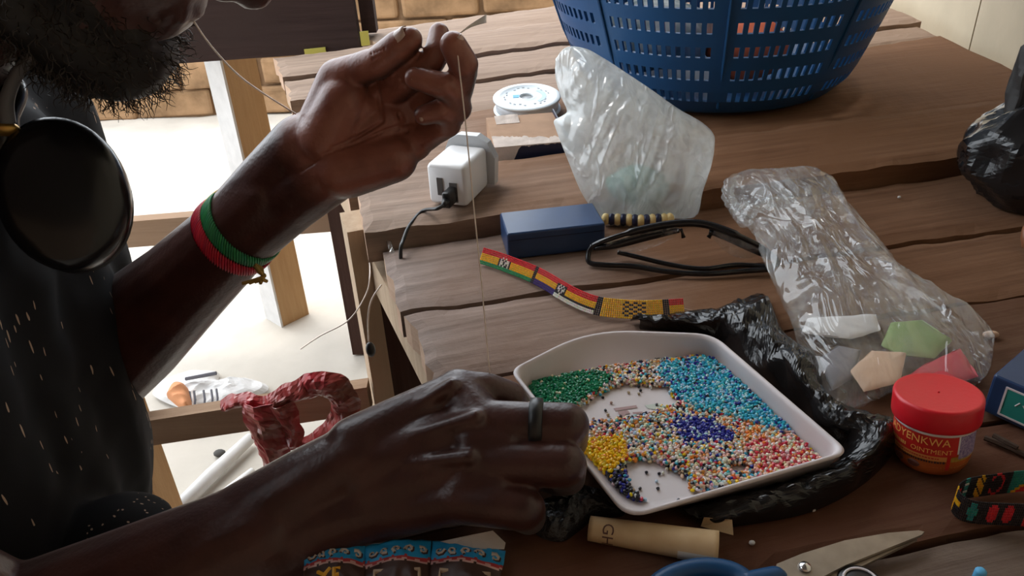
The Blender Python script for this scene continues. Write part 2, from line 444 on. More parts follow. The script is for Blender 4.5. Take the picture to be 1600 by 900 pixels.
M['nail'] = mat('finger_nail', (0.50, 0.36, 0.31), 0.2, 0.5)
M['eye'] = mat('eye_white', (0.6, 0.55, 0.5), 0.2)
M['iris'] = mat('eye_iris', (0.02, 0.01, 0.006), 0.1)
M['redfoil'] = mat('red_foil', (0.40, 0.014, 0.028), 0.28, 0.5, col2=(0.24, 0.09, 0.07), vscale=22)
M['paper'] = mat('white_paper', (0.75, 0.74, 0.73), 0.8, 0.2, vary=0.12, vscale=30)
M['paper_o'] = mat('orange_paper', (0.55, 0.24, 0.11), 0.7, 0.2)
M['ink'] = mat('grey_ink', (0.10, 0.10, 0.12), 0.7)
M['stone'] = mat('dark_pebble', (0.06, 0.055, 0.05), 0.8)
M['yellow'] = mat('yellow_tape', (0.65, 0.58, 0.12), 0.5)
M['twig'] = mat('twig_bark', (0.06, 0.035, 0.022), 0.9, bump=0.5)
M['leather'] = mat('brown_leather', (0.24, 0.09, 0.04), 0.45)
M['orange'] = mat('orange_cloth', (0.55, 0.10, 0.03), 0.7)
M['paleteal'] = mat('pale_teal_cloth', (0.10, 0.15, 0.17), 0.7, col2=(0.4, 0.42, 0.42), vscale=30)
M['lens'] = film('clear_lens', (0.85, 0.88, 0.9), 0.02, 0.05, 8)
M['bag_milky'] = film('milky_polythene', (0.84, 0.88, 0.89), 0.42, 0.82, 18)
M['bag_clear'] = film('clear_polythene', (0.84, 0.86, 0.87), 0.05, 0.30, 16)
M['redpk'] = mat('red_packet', (0.62, 0.05, 0.08), 0.45)
M['greenpk'] = mat('green_packet', (0.26, 0.36, 0.14), 0.6)
M['peachpk'] = mat('peach_packet', (0.70, 0.47, 0.33), 0.6)
M['whitepk'] = mat('white_packet', (0.70, 0.68, 0.68), 0.5)
M['jade'] = mat('jade_cloth', (0.16, 0.33, 0.28), 0.6)
M['cream_bead'] = mat('cream_bead', (0.80, 0.62, 0.28), 0.35)
M['navy_bead'] = mat('navy_bead', (0.02, 0.025, 0.07), 0.35)
def shirt_mat():
    m, N, L, b = newmat('black_shirt_with_flecks')
    tc = N.new('ShaderNodeTexCoord'); mp = N.new('ShaderNodeMapping'); mp.inputs['Rotation'].default_value = (0.2, 0.5, 0.3); mp.inputs['Scale'].default_value = (330, 330, 50)
    L.new(tc.outputs['Object'], mp.inputs['Vector'])
    ds = N.new('ShaderNodeTexNoise'); ds.inputs['Scale'].default_value = 0.5; L.new(mp.outputs['Vector'], ds.inputs['Vector'])
    mxv = N.new('ShaderNodeMixRGB'); mxv.blend_type = 'ADD'; mxv.inputs['Fac'].default_value = 1.6
    L.new(mp.outputs['Vector'], mxv.inputs['Color1']); L.new(ds.outputs['Color'], mxv.inputs['Color2'])
    v = N.new('ShaderNodeTexVoronoi'); v.inputs['Scale'].default_value = 0.62
    L.new(mxv.outputs['Color'], v.inputs['Vector'])
    lt = N.new('ShaderNodeMath'); lt.operation = 'LESS_THAN'; lt.inputs[1].default_value = 0.15
    L.new(v.outputs['Distance'], lt.inputs[0])
    n = N.new('ShaderNodeTexNoise'); n.inputs['Scale'].default_value = 14; L.new(tc.outputs['Object'], n.inputs['Vector'])
    gt = N.new('ShaderNodeMath'); gt.operation = 'GREATER_THAN'; gt.inputs[1].default_value = 0.49; L.new(n.outputs['Fac'], gt.inputs[0])
    mu = N.new('ShaderNodeMath'); mu.operation = 'MULTIPLY'; L.new(lt.outputs[0], mu.inputs[0]); L.new(gt.outputs[0], mu.inputs[1])
    mx = N.new('ShaderNodeMixRGB'); mx.inputs['Color1'].default_value = (0.007, 0.007, 0.009, 1); mx.inputs['Color2'].default_value = (0.42, 0.30, 0.22, 1)
    L.new(mu.outputs[0], mx.inputs['Fac']); L.new(mx.outputs['Color'], b.inputs['Base Color'])
    b.inputs['Roughness'].default_value = 0.85; b.inputs['Specular IOR Level'].default_value = 0.2
    return m
M['shirt'] = shirt_mat()
def skin_mat():
    m, N, L, b = newmat('dark_skin')
    a = N.new('ShaderNodeAttribute'); a.attribute_name = 'palm'
    tc = N.new('ShaderNodeTexCoord')
    n = N.new('ShaderNodeTexNoise'); n.inputs['Scale'].default_value = 45; n.inputs['Detail'].default_value = 5; L.new(tc.outputs['Object'], n.inputs['Vector'])
    r = N.new('ShaderNodeValToRGB'); r.color_ramp.elements[0].position = 0.35; r.color_ramp.elements[1].position = 0.7
    r.color_ramp.elements[0].color = (0.042, 0.013, 0.010, 1); r.color_ramp.elements[1].color = (0.066, 0.022, 0.016, 1)
    L.new(n.outputs['Fac'], r.inputs['Fac'])
    r2 = N.new('ShaderNodeValToRGB'); r2.color_ramp.elements[0].position = 0.35; r2.color_ramp.elements[1].position = 0.7
    r2.color_ramp.elements[0].color = (0.20, 0.066, 0.045, 1); r2.color_ramp.elements[1].color = (0.31, 0.118, 0.082, 1)
    L.new(n.outputs['Fac'], r2.inputs['Fac'])
    mx = N.new('ShaderNodeMixRGB'); L.new(a.outputs['Fac'], mx.inputs['Fac']); L.new(r.outputs['Color'], mx.inputs['Color1']); L.new(r2.outputs['Color'], mx.inputs['Color2'])
    L.new(mx.outputs['Color'], b.inputs['Base Color'])
    b.inputs['Roughness'].default_value = 0.36; b.inputs['Specular IOR Level'].default_value = 0.5
    v = N.new('ShaderNodeTexVoronoi'); v.inputs['Scale'].default_value = 420; L.new(tc.outputs['Object'], v.inputs['Vector'])
    n3 = N.new('ShaderNodeTexNoise'); n3.inputs['Scale'].default_value = 160; n3.inputs['Detail'].default_value = 4; L.new(tc.outputs['Object'], n3.inputs['Vector'])
    ad = N.new('ShaderNodeMath'); ad.operation = 'MULTIPLY_ADD'; ad.inputs[1].default_value = 0.3; L.new(v.outputs['Distance'], ad.inputs[0]); L.new(n3.outputs['Fac'], ad.inputs[2])
    bp = N.new('ShaderNodeBump'); bp.inputs['Strength'].default_value = 0.22; bp.inputs['Distance'].default_value = 0.0015
    L.new(ad.outputs[0], bp.inputs['Height']); L.new(bp.outputs['Normal'], b.inputs['Normal'])
    return m
M['skin'] = skin_mat()
_b = M['skin'].node_tree.nodes['Principled BSDF']; _b.inputs['Sheen Weight'].default_value = 0.12; _b.inputs['Sheen Roughness'].default_value = 0.35; _b.inputs['Sheen Tint'].default_value = (0.9, 0.95, 1.0, 1)

# ================================================================ THE SETTING
def struct(name, mb, m, parent=None, smooth=False):
    o = obj(name, mb, m, parent, smooth)
    if parent is None: o['kind'] = 'structure'
    return o
# ground
g = MB(); n = 90
vs = []; fs = []
for j in range(n + 1):
    for i in range(n + 1):
        x = -5 + 8 * i / n; y = -2 + 8 * j / n
        vs.append((x, y, GZ + 0.012 * nz((x, y, 0), 2.2) + 0.005 * nz((x, y, 3), 9) - 0.004))
for j in range(n):
    for i in range(n): fs.append((j * (n + 1) + i, j * (n + 1) + i + 1, (j + 1) * (n + 1) + i + 1, (j + 1) * (n + 1) + i))
g.add(vs, fs); struct('floor', g, M['ground'], smooth=True)
# unseen roof: open eave square to the sun, placed to shape the light
e1 = Vector((-0.7071, 0.7071, 0)); e2 = Vector((0.7071, 0.7071, 0))
ROOF_Z = 1.5
b = MB(); b.box(e1 * ((1.25 - 3.2) / 2) + e2 * 0.3 + Vector((0, 0, ROOF_Z + 0.02)), 4.45, 8.0, 0.04, e1, e2)
struct('ceiling', b, M['tin'])
# right-hand wall of cream boards
wa, wb = T(1400, 0), T(1600, 106)
wd = (wa - wb); wd.z = 0; wd.normalize(); wn = Vector((wd.y, -wd.x, 0))
wall = MB(); cen = wb + wn * 0.05
wall.box(cen + wd * 0.2 + Vector((0, 0, (ROOF_Z + GZ) / 2 - cen.z)), 4.4, 0.03, ROOF_Z - GZ, wd, wn)
wall_right = struct('wall_right', wall, M['cream'])
seam = T(1500, 55); s0 = (seam - wb).dot(wd)
for k in range(-4, 4):
    p = MB(); w = 0.5
    c = wb + wn * 0.026 + wd * (s0 + w * (k + 0.5))
    c.z = (ROOF_Z + GZ) / 2
    p.box(c, w - 0.004, 0.018, ROOF_Z - GZ - 0.01, wd, wn)
    struct('panel', p, M['cream'], wall_right)
b = MB(); b.box((-0.5, -1.7, (ROOF_Z + GZ) / 2), 3.4, 0.05, ROOF_Z - GZ); struct('wall_back', b, M['w_rail'])  # unseen wall behind the camera, lengthened to cut fill light
b = MB(); b.box((-2.2, -0.75, (ROOF_Z + GZ) / 2), 0.05, 1.9, ROOF_Z - GZ); struct('wall_left_blocker', b, M['w_rail'])  # unseen wall, added to block side light and deepen contrast
# low mud-brick wall across the yard
WY = 3.22
mw = MB(); mw.box((-0.9, WY + 0.12, GZ + 0.24), 3.6, 0.2, 0.50)
wall_far = struct('wall_far', mw, M['mortar'])
for row in range(4):
    x = -2.75 + (0.17 if row % 2 else 0.0)
    while x < 0.75:
        w = 0.31 + random.uniform(-0.02, 0.03)
        bm_ = MB(); h = 0.105
        bm_.bbox((x + w / 2, WY + 0.02 + random.uniform(-0.008, 0.008), GZ + 0.055 + row * 0.116), w - 0.008, 0.052, h, 0.014,
                 (1, 0, random.uniform(-0.015, 0.015)), (0, 1, 0), (0, 0, 1), n=2)
        for i, v in enumerate(bm_.v):
            bm_.v[i] = (v[0] + 0.006 * nz(v, 14), v[1] + 0.008 * nz(v, 12, 5), v[2] + 0.007 * nz(v, 13, 9))
        struct('brick', bm_, M['mud'], wall_far)
        x += w + random.uniform(0.0, 0.01)

# ================================================================ THE TABLE
UX = Vector((math.cos(math.radians(12.5)), math.sin(math.radians(12.5)), 0)); VX = Vector((-UX.y, UX.x, 0))
table = thing('work_table', (0.25, 0.75, GZ), 'rough plank table with gaps between weathered boards, under tray and bags', 'table')
class Line:
    def __init__(s, a, b): s.a = a.copy(); s.d = (b - a)
    def y(s, x): return s.a.y + s.d.y * (x - s.a.x) / s.d.x
def L(p, q, z=0): return Line(T(*p, z), T(*q, z))
G = [None, L((435, 99), (748, 57)), L((447, 131), (748, 92)), L((455, 164), (1440, 38)), L((718, 177), (1330, 78)),
     L((580, 298), (1554, 176)), L((568, 364), (1518, 244), 0.018), L((624, 486), (1562, 358)), L((780, 580), (1600, 459)),
     L((800, 797), (1600, 648)), L((1240, 886), (1600, 815))]
G[0] = Line(Vector((-0.5, G[1].y(-0.5) + 0.17, 0)), Vector((1, G[1].y(1) + 0.19, 0)))
G.append(Line(Vector((-0.2, G[10].y(-0.2) - 0.13, 0)), Vector((1, G[10].y(1) - 0.13, 0))))
def plank(i, xl_back, xl_front, xr, zt, th, m, gap=0.003, rough=0.0012, endm=None):
    nu, nv = 90, 8
    bk, fr = G[i], G[i + 1]
    top = []; mb = MB()
    for a in range(nu + 1):
        u = a / nu
        row = []
        for c in range(nv + 1):
            v = c / nv
            xl = lerp(xl_front, xl_back, v) + 0.006 * nz((v * 3, i * 5.1, 0), 2.2)
            x = lerp(xl, xr, u)
            y0 = fr.y(x) + gap + 0.0016 * nz((x, i * 3.3, 1), 9) + 0.0014 * nz((x, i * 3.3, 4), 40)
            y1 = bk.y(x) - gap + 0.0016 * nz((x, i * 3.3 + 50, 1), 9) + 0.0014 * nz((x, i * 3.3 + 50, 4), 40)
            y = lerp(y0, y1, v)
            z = zt + rough * nz((x * 1.0, y * 2.5, i), 9) + 0.6 * rough * nz((x, y, i), 60)
            ed = min(v, 1 - v) * abs(y1 - y0); eu = min(u, 1 - u) * (xr - xl)
            z -= 0.004 * max(0, 1 - min(ed, eu) / 0.006) * (0.6 + 0.7 * nz((x, y, 7), 30))
            row.append((x, y, z))
        top.append(row)
    base = {}
    vs = [p for r in top for p in r]; fs = []
    W = nv + 1
    for a in range(nu):
        for c in range(nv): fs.append((a * W + c, (a + 1) * W + c, (a + 1) * W + c + 1, a * W + c + 1))
    edge = [a * W for a in range(nu + 1)] + [nu * W + c for c in range(1, nv + 1)] + [a * W + nv for a in range(nu - 1, -1, -1)] + [c for c in range(nv - 1, 0, -1)]
    b0 = len(vs)
    for e in edge: vs.append((vs[e][0], vs[e][1], zt - th))
    m_ = len(edge)
    for k in range(m_): fs.append((edge[k], b0 + k, b0 + (k + 1) % m_, edge[(k + 1) % m_]))
    fs.append(tuple(b0 + k for k in range(m_ - 1, -1, -1)))
    mb.add(vs, fs)
    o = obj('plank', mb, m, table)
    o.data.materials.append(M['w_end'])
    # sawn left end shows pale end grain
    for p in o.data.polygons:
        if len(p.vertices) == 4 and p.normal.x < -0.75 and abs(p.normal.z) < 0.5: p.material_index = 1
    return o
XR = 0.742
def X(px, py, z=0): return T(px, py, z).x
plank(0, X(585, 0), X(612, 62), XR + 0.03, 0.004, 0.035, M['w_far'])
plank(1, X(433, 99), X(445, 128), XR + 0.02, 0.012, 0.030, M['w_far'])
plank(2, X(447, 133), X(455, 163), T(1440, 38).x, 0.006, 0.030, M['w_far'])
plank(3, X(470, 185), X(500, 220), XR, 0.000, 0.030, M['w_far'], gap=0.002)
plank(4, X(505, 230), X(545, 298), XR, 0.002, 0.030, M['w_mid'], gap=0.002)
plank(5, X(545, 305, .018), X(568, 366, .018), XR, 0.019, 0.034, M['w_mid'])
plank(6, X(592, 402), X(624, 484), XR, 0.000, 0.028, M['w_grey'])
plank(7, X(636, 497), X(676, 585), XR, -0.001, 0.028, M['w_grey'])
plank(8, X(690, 600), X(610, 770), XR, 0.000, 0.028, M['w_red'])
plank(9, X(610, 780), -0.122, XR, 0.000, 0.028, M['w_near'])
plank(10, -0.13, -0.12, XR, 0.000, 0.028, M['w_near_grey'])
# crossbeam under the plank ends, legs, apron
p0, p1 = T(568, 394, -0.03), T(670, 590, -0.03)
dv = (p1 - p0); dv.z = 0; dv.normalize(); du = Vector((-dv.y, dv.x, 0))
if du.x < 0: du = -du
b = MB(); b.box((p0 + p1) / 2 + du * 0.022 + Vector((0, 0, -0.022)) + dv * 0.02, (p1 - p0).length + 0.16, 0.035, 0.045, dv, du); obj('crossbeam', b, M['w_leg'], table)
b = MB(); b.box(Vector((-0.255, 1.10, -0.056)), 0.68, 0.035, 0.045, dv, du); obj('crossbeam', b, M['w_leg'], table)
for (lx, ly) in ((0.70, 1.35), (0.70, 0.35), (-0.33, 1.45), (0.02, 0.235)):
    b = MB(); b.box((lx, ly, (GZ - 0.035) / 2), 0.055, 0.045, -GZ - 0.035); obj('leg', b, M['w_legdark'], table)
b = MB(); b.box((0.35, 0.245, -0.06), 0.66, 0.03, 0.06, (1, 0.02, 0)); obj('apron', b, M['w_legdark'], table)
# the corner leg: pale plank outside, dark post behind it
lp = T(566, 392, -0.03)
b = MB(); b.box((lp.x - 0.006, lp.y + 0.012, (GZ - 0.0) / 2), 0.022, 0.05, -GZ - 0.002, (0.95, 0.3, 0), (-0.3, 0.95, 0)); obj('leg', b, M['w_leg'], table)
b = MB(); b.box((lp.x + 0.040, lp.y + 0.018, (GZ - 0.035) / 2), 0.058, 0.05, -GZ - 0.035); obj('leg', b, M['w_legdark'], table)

# ---------------------------------------------------------------- low rail beside the table
RZ = -0.20
def at_y(px, py, y):
    d = ray(px, py); return _C + d * (y / d.y)
ra, rb = at_y(213, 683, 0.70), at_y(562, 630, 0.70)
rail = thing('low_rail', (ra.x, ra.y, GZ), 'low wooden rail between posts, with red wrapper hung over it', 'rail')
b = MB(); dr = (rb - ra); b.box((ra + rb) / 2 + Vector((0, 0.012, 0)), dr.length + 0.02, 0.018, 0.036, dr.normalized()); obj('rail_bar', b, M['w_rail'], rail)
pa = at_y(206, 690, 0.70)
b = MB(); b.box((pa.x - 0.008, 0.728, (GZ - 0.10) / 2), 0.018, 0.05, -0.10 - GZ + 0.0); obj('post', b, M['w_post'], rail)

# ---------------------------------------------------------------- frame of another table across the yard
fy = 1.53
fa, fb_ = at_y(225, 97, fy), at_y(575, 84, fy)
frame = thing('dark_board_frame', ((fa.x + fb_.x) / 2, fy, GZ), 'dark wide board on pale posts behind the raised hand', 'table frame')
def bar_between(a, b_, h, d, m, nm, up=Vector((0, 0, 1))):
    a = Vector(a); b_ = Vector(b_); t = (b_ - a).normalized(); y = up.cross(t).normalized()
    k = MB(); k.box((a + b_) / 2, (b_ - a).length, d, h, t, y, t.cross(y)); return obj(nm, k, m, frame)
A = at_y(120, 108, fy); B = at_y(563, 76, fy)
up = Vector((0, 0, 1)); H = 0.24
bar_between(A + up * H / 2, B + up * H / 2, H, 0.03, M['w_dark'], 'board')
A2 = at_y(568, 70, fy); B2 = at_y(590, 69, fy)
k = MB(); k.box((A2 + B2) / 2 + up * (H / 2 + 0.02) + Vector((0.0, 0.02, 0)), (B2 - A2).length, 0.03, H + 0.0); obj('batten', k, M['w_dark'], frame)
pt = at_y(370, 150, fy + 0.06)
k = MB(); k.box((pt.x, fy + 0.075, (GZ + 0.0) / 2), 0.072, 0.065, -GZ + 0.05, (0.70, 0.714, 0), (-0.714, 0.70, 0)); obj('post', k, M['w_post'], frame)
k = MB(); k.box(Vector((pt.x, fy + 0.075, (GZ + 0.0) / 2)) - Vector((0.70, 0.714, 0)) * 0.0385, 0.005, 0.068, -GZ + 0.04, (0.70, 0.714, 0), (-0.714, 0.70, 0)); obj('sunlit_side_strip', k, M['paper'], frame)  # sunlit left side of the post, put in as a white strip
pr = at_y(545, 150, fy + 0.06)
k = MB(); k.box((pr.x, fy + 0.055, (GZ + 0.0) / 2), 0.05, 0.045, -GZ + 0.05); obj('post', k, M['w_post'], frame)
pr = at_y(60, 150, fy + 0.06)
k = MB(); k.box((pr.x, fy + 0.055, (GZ + 0.0) / 2), 0.05, 0.045, -GZ + 0.05); obj('post', k, M['w_post'], frame)
A = at_y(80, 372, fy); B = at_y(560, 334, fy)
bar_between(A, B, 0.060, 0.03, M['w_rail'], 'lower_rail')
for (x, y, w, h) in ((493, 83, 0.040, 0.018), (570, 60, 0.016, 0.026)):
    c = at_y(x, y, fy - 0.017); k = MB(); k.box(c, w, 0.003, h, (1, 0, 0.05)); obj('tape_patch', k, M['yellow'], frame)

# ================================================================ THE PERSON
person = thing('person', (-0.40, 0.42, GZ), 'person in dark flecked shirt holding thread between lips and raised hand', 'person')
def PP(l): return [(P(x, y, D), r) for x, y, D, r in l]
LIPS = P(290, 22, 0.42)
th = math.radians(43)
hf = Vector((math.cos(th), 0, -math.sin(th))); hu = Vector((math.sin(th), 0, math.cos(th))); hs = Vector((0, 1, 0))
def HD(a, b_, c): return LIPS + hf * a + hu * b_ + hs * c     # head frame: forward, up, sideways from the lips
# ---- torso, neck, head: coarse
tb = MB()
SH = Vector((-0.392, 0.42, 0.17)); PEL = Vector((-0.46, 0.41, -0.27))
SHL, SHR = Vector((-0.385, 0.585, 0.155)), Vector((-0.40, 0.235, 0.15))
def torso(mb, ex=0.0):
    for s in (-0.06, 0.0, 0.06):
        mb.cap(PEL + Vector((0, s, 0.02)), Vector((-0.408, 0.42 + s, -0.06)), 0.095 + ex, 0.098 + ex)
        mb.cap(Vector((-0.408, 0.42 + s, -0.06)), SH + Vector((0, s, -0.03)), 0.098 + ex, 0.092 + ex)
    mb.cap(SHL, SHR, 0.056 + ex, 0.056 + ex)
    mb.cap(SH + Vector((0.0, 0.05, 0.02)), SH + Vector((0, -0.05, 0.02)), 0.072 + ex, 0.072 + ex)
torso(tb)
tb.cap(SH + Vector((0.0, 0, 0.05)), HD(-0.095, -0.01, 0), 0.062, 0.056)
tb.ell(HD(-0.098, 0.085, 0), 0.098, 0.076, 0.098, hf, hs, hu, 24, 16)     # skull
tb.ell(HD(-0.062, 0.05, 0), 0.072, 0.066, 0.092, hf, hs, hu, 20, 14)      # face
tb.ell(HD(-0.050, -0.015, 0), 0.050, 0.052, 0.042, hf, hs, hu)            # jaw
tb.ell(HD(-0.020, -0.040, 0), 0.020, 0.022, 0.016, hf, hs, hu)            # chin
tb.cap(HD(0.000, 0.078, 0), HD(0.020, 0.034, 0), 0.008, 0.012)            # nose
for s in (-1, 1):
    tb.ell(HD(0.010, 0.028, s * 0.014), 0.009, 0.009, 0.007, hf, hs, hu)
    tb.cap(HD(0.0035, 0.088, s * 0.012), HD(-0.010, 0.090, s * 0.045), 0.010, 0.008)      # brow
    tb.ell(HD(-0.018, 0.045, s * 0.040), 0.022, 0.020, 0.020, hf, hs, hu)   # cheek
    tb.ell(HD(-0.095, 0.055, s * 0.074), 0.018, 0.008, 0.030, hf, hs, hu)   # ear
    tb.cap(HD(-0.110, 0.075, s * 0.080), HD(-0.098, 0.035, s * 0.077), 0.006, 0.006)
tb.cap(HD(-0.001, 0.0045, 0.018), HD(-0.001, 0.0045, -0.018), 0.0065, 0.0065)   # lips
tb.ell(HD(0.001, 0.005, 0), 0.0075, 0.012, 0.006, hf, hs, hu)
tb.cap(HD(-0.003, -0.007, 0.014), HD(-0.003, -0.007, -0.014), 0.0075, 0.0075)
KN = [Vector((-0.06, 0.20, -0.27)), Vector((-0.10, 0.06, -0.27))]; FT = [Vector((-0.04, 0.20, GZ + 0.06)), Vector((-0.10, 0.06, GZ + 0.06))]
def legs(mb, ex=0.0):
    for k, s in enumerate((0.09, -0.09)):
        mb.cap(PEL + Vector((0.0, s, -0.01)), KN[k], 0.082 + ex, 0.058 + ex)
        mb.cap(KN[k], FT[k], 0.055 + ex, 0.036 + ex)
legs(tb)
for k in range(2): tb.cap(FT[k] + Vector((0, 0, -0.03)), FT[k] + Vector((0.15, -0.02, -0.035)), 0.028, 0.022)
body_me = remesh(tb, 0.0035, 4, 'body')
# ---- arms and hands: fine
ab = MB()
# left arm (far), raised, palm turned to the viewer
LF = [(105, 606, 0.665, .050), (195, 527, 0.635, .0455), (285, 446, 0.60, .0355), (372, 362, 0.565, .0292), (430, 306, 0.545, .0270)]
ab.chain(PP(LF))
ab.chain([(P(105, 606, 0.665), .050), (SHL, .056)])
iw = (_R * 0.68 - _U * 0.73).normalized()      # across the forearm
for s, dd in ((-1, 0.0), (1, 0.0)):
    ab.chain([(P(372, 362, .565) + iw * s * .003, .0265), (P(440, 296, .541) + iw * s * .008, .0235), (P(492, 250, .521) + iw * s * .012, .0215)])
wr = P(492, 250, .521)
Lm = {'i': P(603, 146, .500), 'm': P(636, 160, .507), 'r': P(654, 188, .512), 'p': P(648, 222, .510)}
for k, r0, r1, off in (('i', .021, .0125, -.012), ('m', .021, .0125, -.004), ('r', .021, .012, .004), ('p', .021, .0120, .012)):
    ab.cap(wr + iw * off, Lm[k], r0, r1)
ab.chain(PP([(600, 150, .5, .012), (640, 162, .505, .0125), (655, 190, .51, .0125), (646, 224, .508, .012)]))
ab.cap(P(515, 215, .507), P(540, 158, .492), .020, .0165)       # thenar
ab.cap(P(530, 190, .498), P(565, 165, .494), .014, .011)
ab.cap(P(540, 262, .512), P(615, 248, .504), .0205, .0155)      # hypothenar
ab.cap(P(575, 205, .507), P(605, 185, .503), .017, .014)
ab.chain(PP([(500, 214, .514, .018), (529, 126, .495, .0138), (561, 109, .483, .0102), (592, 97, .472, .0096), (624, 73, .462, .0096), (641, 62, .458, .0074)]))   # thumb
ab.chain(PP([(603, 148, .500, .0115), (628, 128, .484, .0098), (655, 109, .472, .0094), (676, 96, .466, .0078), (683, 82, .464, .0078), (686, 52, .470, .0064)]))     # index
ab.chain(PP([(640, 160, .508, .0118), (680, 152, .490, .0098), (714, 140, .475, .0100), (724, 114, .459, .0084), (724, 100, .452, .0088), (708, 70, .446, .0078)]))    # middle
ab.chain(PP([(656, 188, .512, .0115), (690, 182, .493, .0094), (714, 168, .479, .0094), (704, 144, .463, .0078), (692, 134, .457, .0080), (649, 122, .458, .0066)]))   # ring
ab.chain(PP([(648, 222, .510, .0110), (678, 206, .497, .0086), (700, 194, .487, .0084), (698, 178, .475, .0070), (688, 173, .471, .0072), (662, 180, .473, .0062)]))   # little
# right arm (near), hand over the tray, back of the hand up
ab.chain(PP([(0, 1030, .455, .049), (200, 945, .45, .0435), (330, 880, .447, .0370), (420, 830, .445, .0320)]))
ab.chain([(P(0, 1030, .455), .049), (SHR, .054)])
jw = (_R * 0.42 - _U * 0.90).normalized()
for s in (-1, 1):
    ab.chain([(P(400, 842, .446) + jw * s * .006, .0285), (P(500, 785, .443) + jw * s * .010, .0235), (P(585, 748, .441) + jw * s * .0155, .0195)])
Rm = {'i': P(716, 613, .455), 'm': P(752, 662, .437), 'r': P(745, 722, .428), 'p': P(718, 780, .424)}
w2 = P(580, 748, .441)
for k, off, r0, r1 in (('i', -.020, .0175, .0130), ('m', -.007, .0200, .0130), ('r', .006, .0200, .0130), ('p', .018, .0185, .0125)):
    ab.cap(w2 + jw * off, Rm[k], r0, r1)
ab.chain([(Rm['i'], .0140), (Rm['m'], .0140), (Rm['r'], .0140), (Rm['p'], .0135)])
ab.cap(P(740, 690, .430), P(790, 694, .428), .0125, .0105); ab.cap(P(735, 755, .424), P(775, 760, .421), .0125, .0100)
ab.cap(P(640, 720, .448), P(700, 690, .45), .020, .020)
ab.cap(P(650, 770, .442), P(705, 775, .436), .019, .017)
# tendons on the back of the hand
for a, b_ in (((585, 676, .436), (706, 602, .441)), ((612, 690, .429), (744, 652, .424)), ((620, 725, .425), (735, 714, .4155))):
    ab.cap(P(*a), P(*b_), .0028, .0045)
ab.chain([(Rm['i'], .0132)] + PP([(760, 608, .457, .0100), (797, 622, .460, .0100), (815, 650, .472, .0086), (826, 662, .478, .0088), (838, 668, .490, .0070)]))
ab.chain([(Rm['m'], .0135)] + PP([(820, 662, .432, .0122), (886, 664, .430, .0124), (890, 690, .446, .0104), (880, 700, .455, .0100), (855, 700, .466, .0080)]))
ab.chain([(Rm['r'], .0135)] + PP([(815, 724, .422, .0122), (880, 726, .420, .0128), (886, 745, .438, .0104), (872, 748, .447, .0098), (846, 744, .456, .0080)]))
ab.chain([(Rm['p'], .0135)] + PP([(770, 788, .417, .0122), (818, 795, .416, .0118), (826, 808, .434, .0096), (814, 806, .442, .0090), (795, 798, .449, .0074)]))
ab.chain(PP([(620, 735, .455, .018), (700, 700, .475, .0130), (760, 690, .482, .0112), (800, 684, .486, .0110), (832, 678, .490, .0078)]))
arm_me = remesh(ab, 0.00115, 5, 'arms')
_fl = np.array(P(670, 120, .475)); _fr = np.array(P(870, 720, .440)); _ft = np.array(P(625, 80, .475))
def _mask(co):
    m = np.minimum(np.linalg.norm(co - _fl, axis=1) / 0.055, np.linalg.norm(co - _fr, axis=1) / 0.050)
    m = np.minimum(m, np.linalg.norm(co - _ft, axis=1) / 0.04)
    return np.clip((m - 0.8) / 0.5, 0.0, 1.0)
smooth_mesh(arm_me, 14, 0.5, _mask)
def displace(me, fn):
    co = verts_of(me).astype(float); nr = np.empty(len(me.vertices) * 3, np.float32)
    me.vertices.foreach_get('normal', nr); nr = nr.reshape(-1, 3)
    for i in range(len(co)):
        d = fn(co[i])
        if d: co[i] += nr[i] * d
    me.vertices.foreach_set('co', co.astype(np.float32).ravel()); me.update()
# creases: grooves along short strokes on the palm, wrist and thumb
def PS(l, D): return [np.array(P(x, y, D)) for x, y in l]
strokes = [(PS([(520, 232), (545, 222), (575, 205), (590, 196), (598, 190), (594, 160), (588, 130)], .49), .0024, .0020),
           (PS([(505, 242), (560, 222), (600, 205), (640, 192)], .49), .0018, .0018),
           (PS([(624, 180), (635, 205), (650, 240)], .49), .0022, .0018),
           (PS([(617, 112), (626, 124), (634, 136)], .475), .0020, .0016), (PS([(651, 90), (654, 104)], .455), .0018, .0016),
           (PS([(470, 268), (495, 252), (510, 240)], .5), .0008, .0018)]
for k in range(0): strokes.append((PS([(497 - k * 5, 128 + k * 12), (512 - k * 4.5, 131 + k * 12), (528 - k * 4, 139 + k * 12)], .495 + k * .003), .0005, .0030))
for k in range(5): strokes.append((PS([(575 + k * 5, 74 - k * 2), (580 + k * 5, 84 - k * 2), (582 + k * 5, 92 - k * 2)], .47), .0009, .0014))
co = verts_of(arm_me).astype(float)
nr = np.empty(len(arm_me.vertices) * 3, np.float32); arm_me.vertices.foreach_get('normal', nr); nr = nr.reshape(-1, 3)
fwd = np.array(_f)
cpos = np.array(_C)
v = co - cpos; D = v @ fwd
sx = 800 + CAM_F * (v @ np.array(_R)) / D; sy = 450 - CAM_F * (v @ np.array(_U)) / D
facing = (nr * (v / np.linalg.norm(v, axis=1)[:, None])).sum(1) < 0.15
dep = np.zeros(len(co))
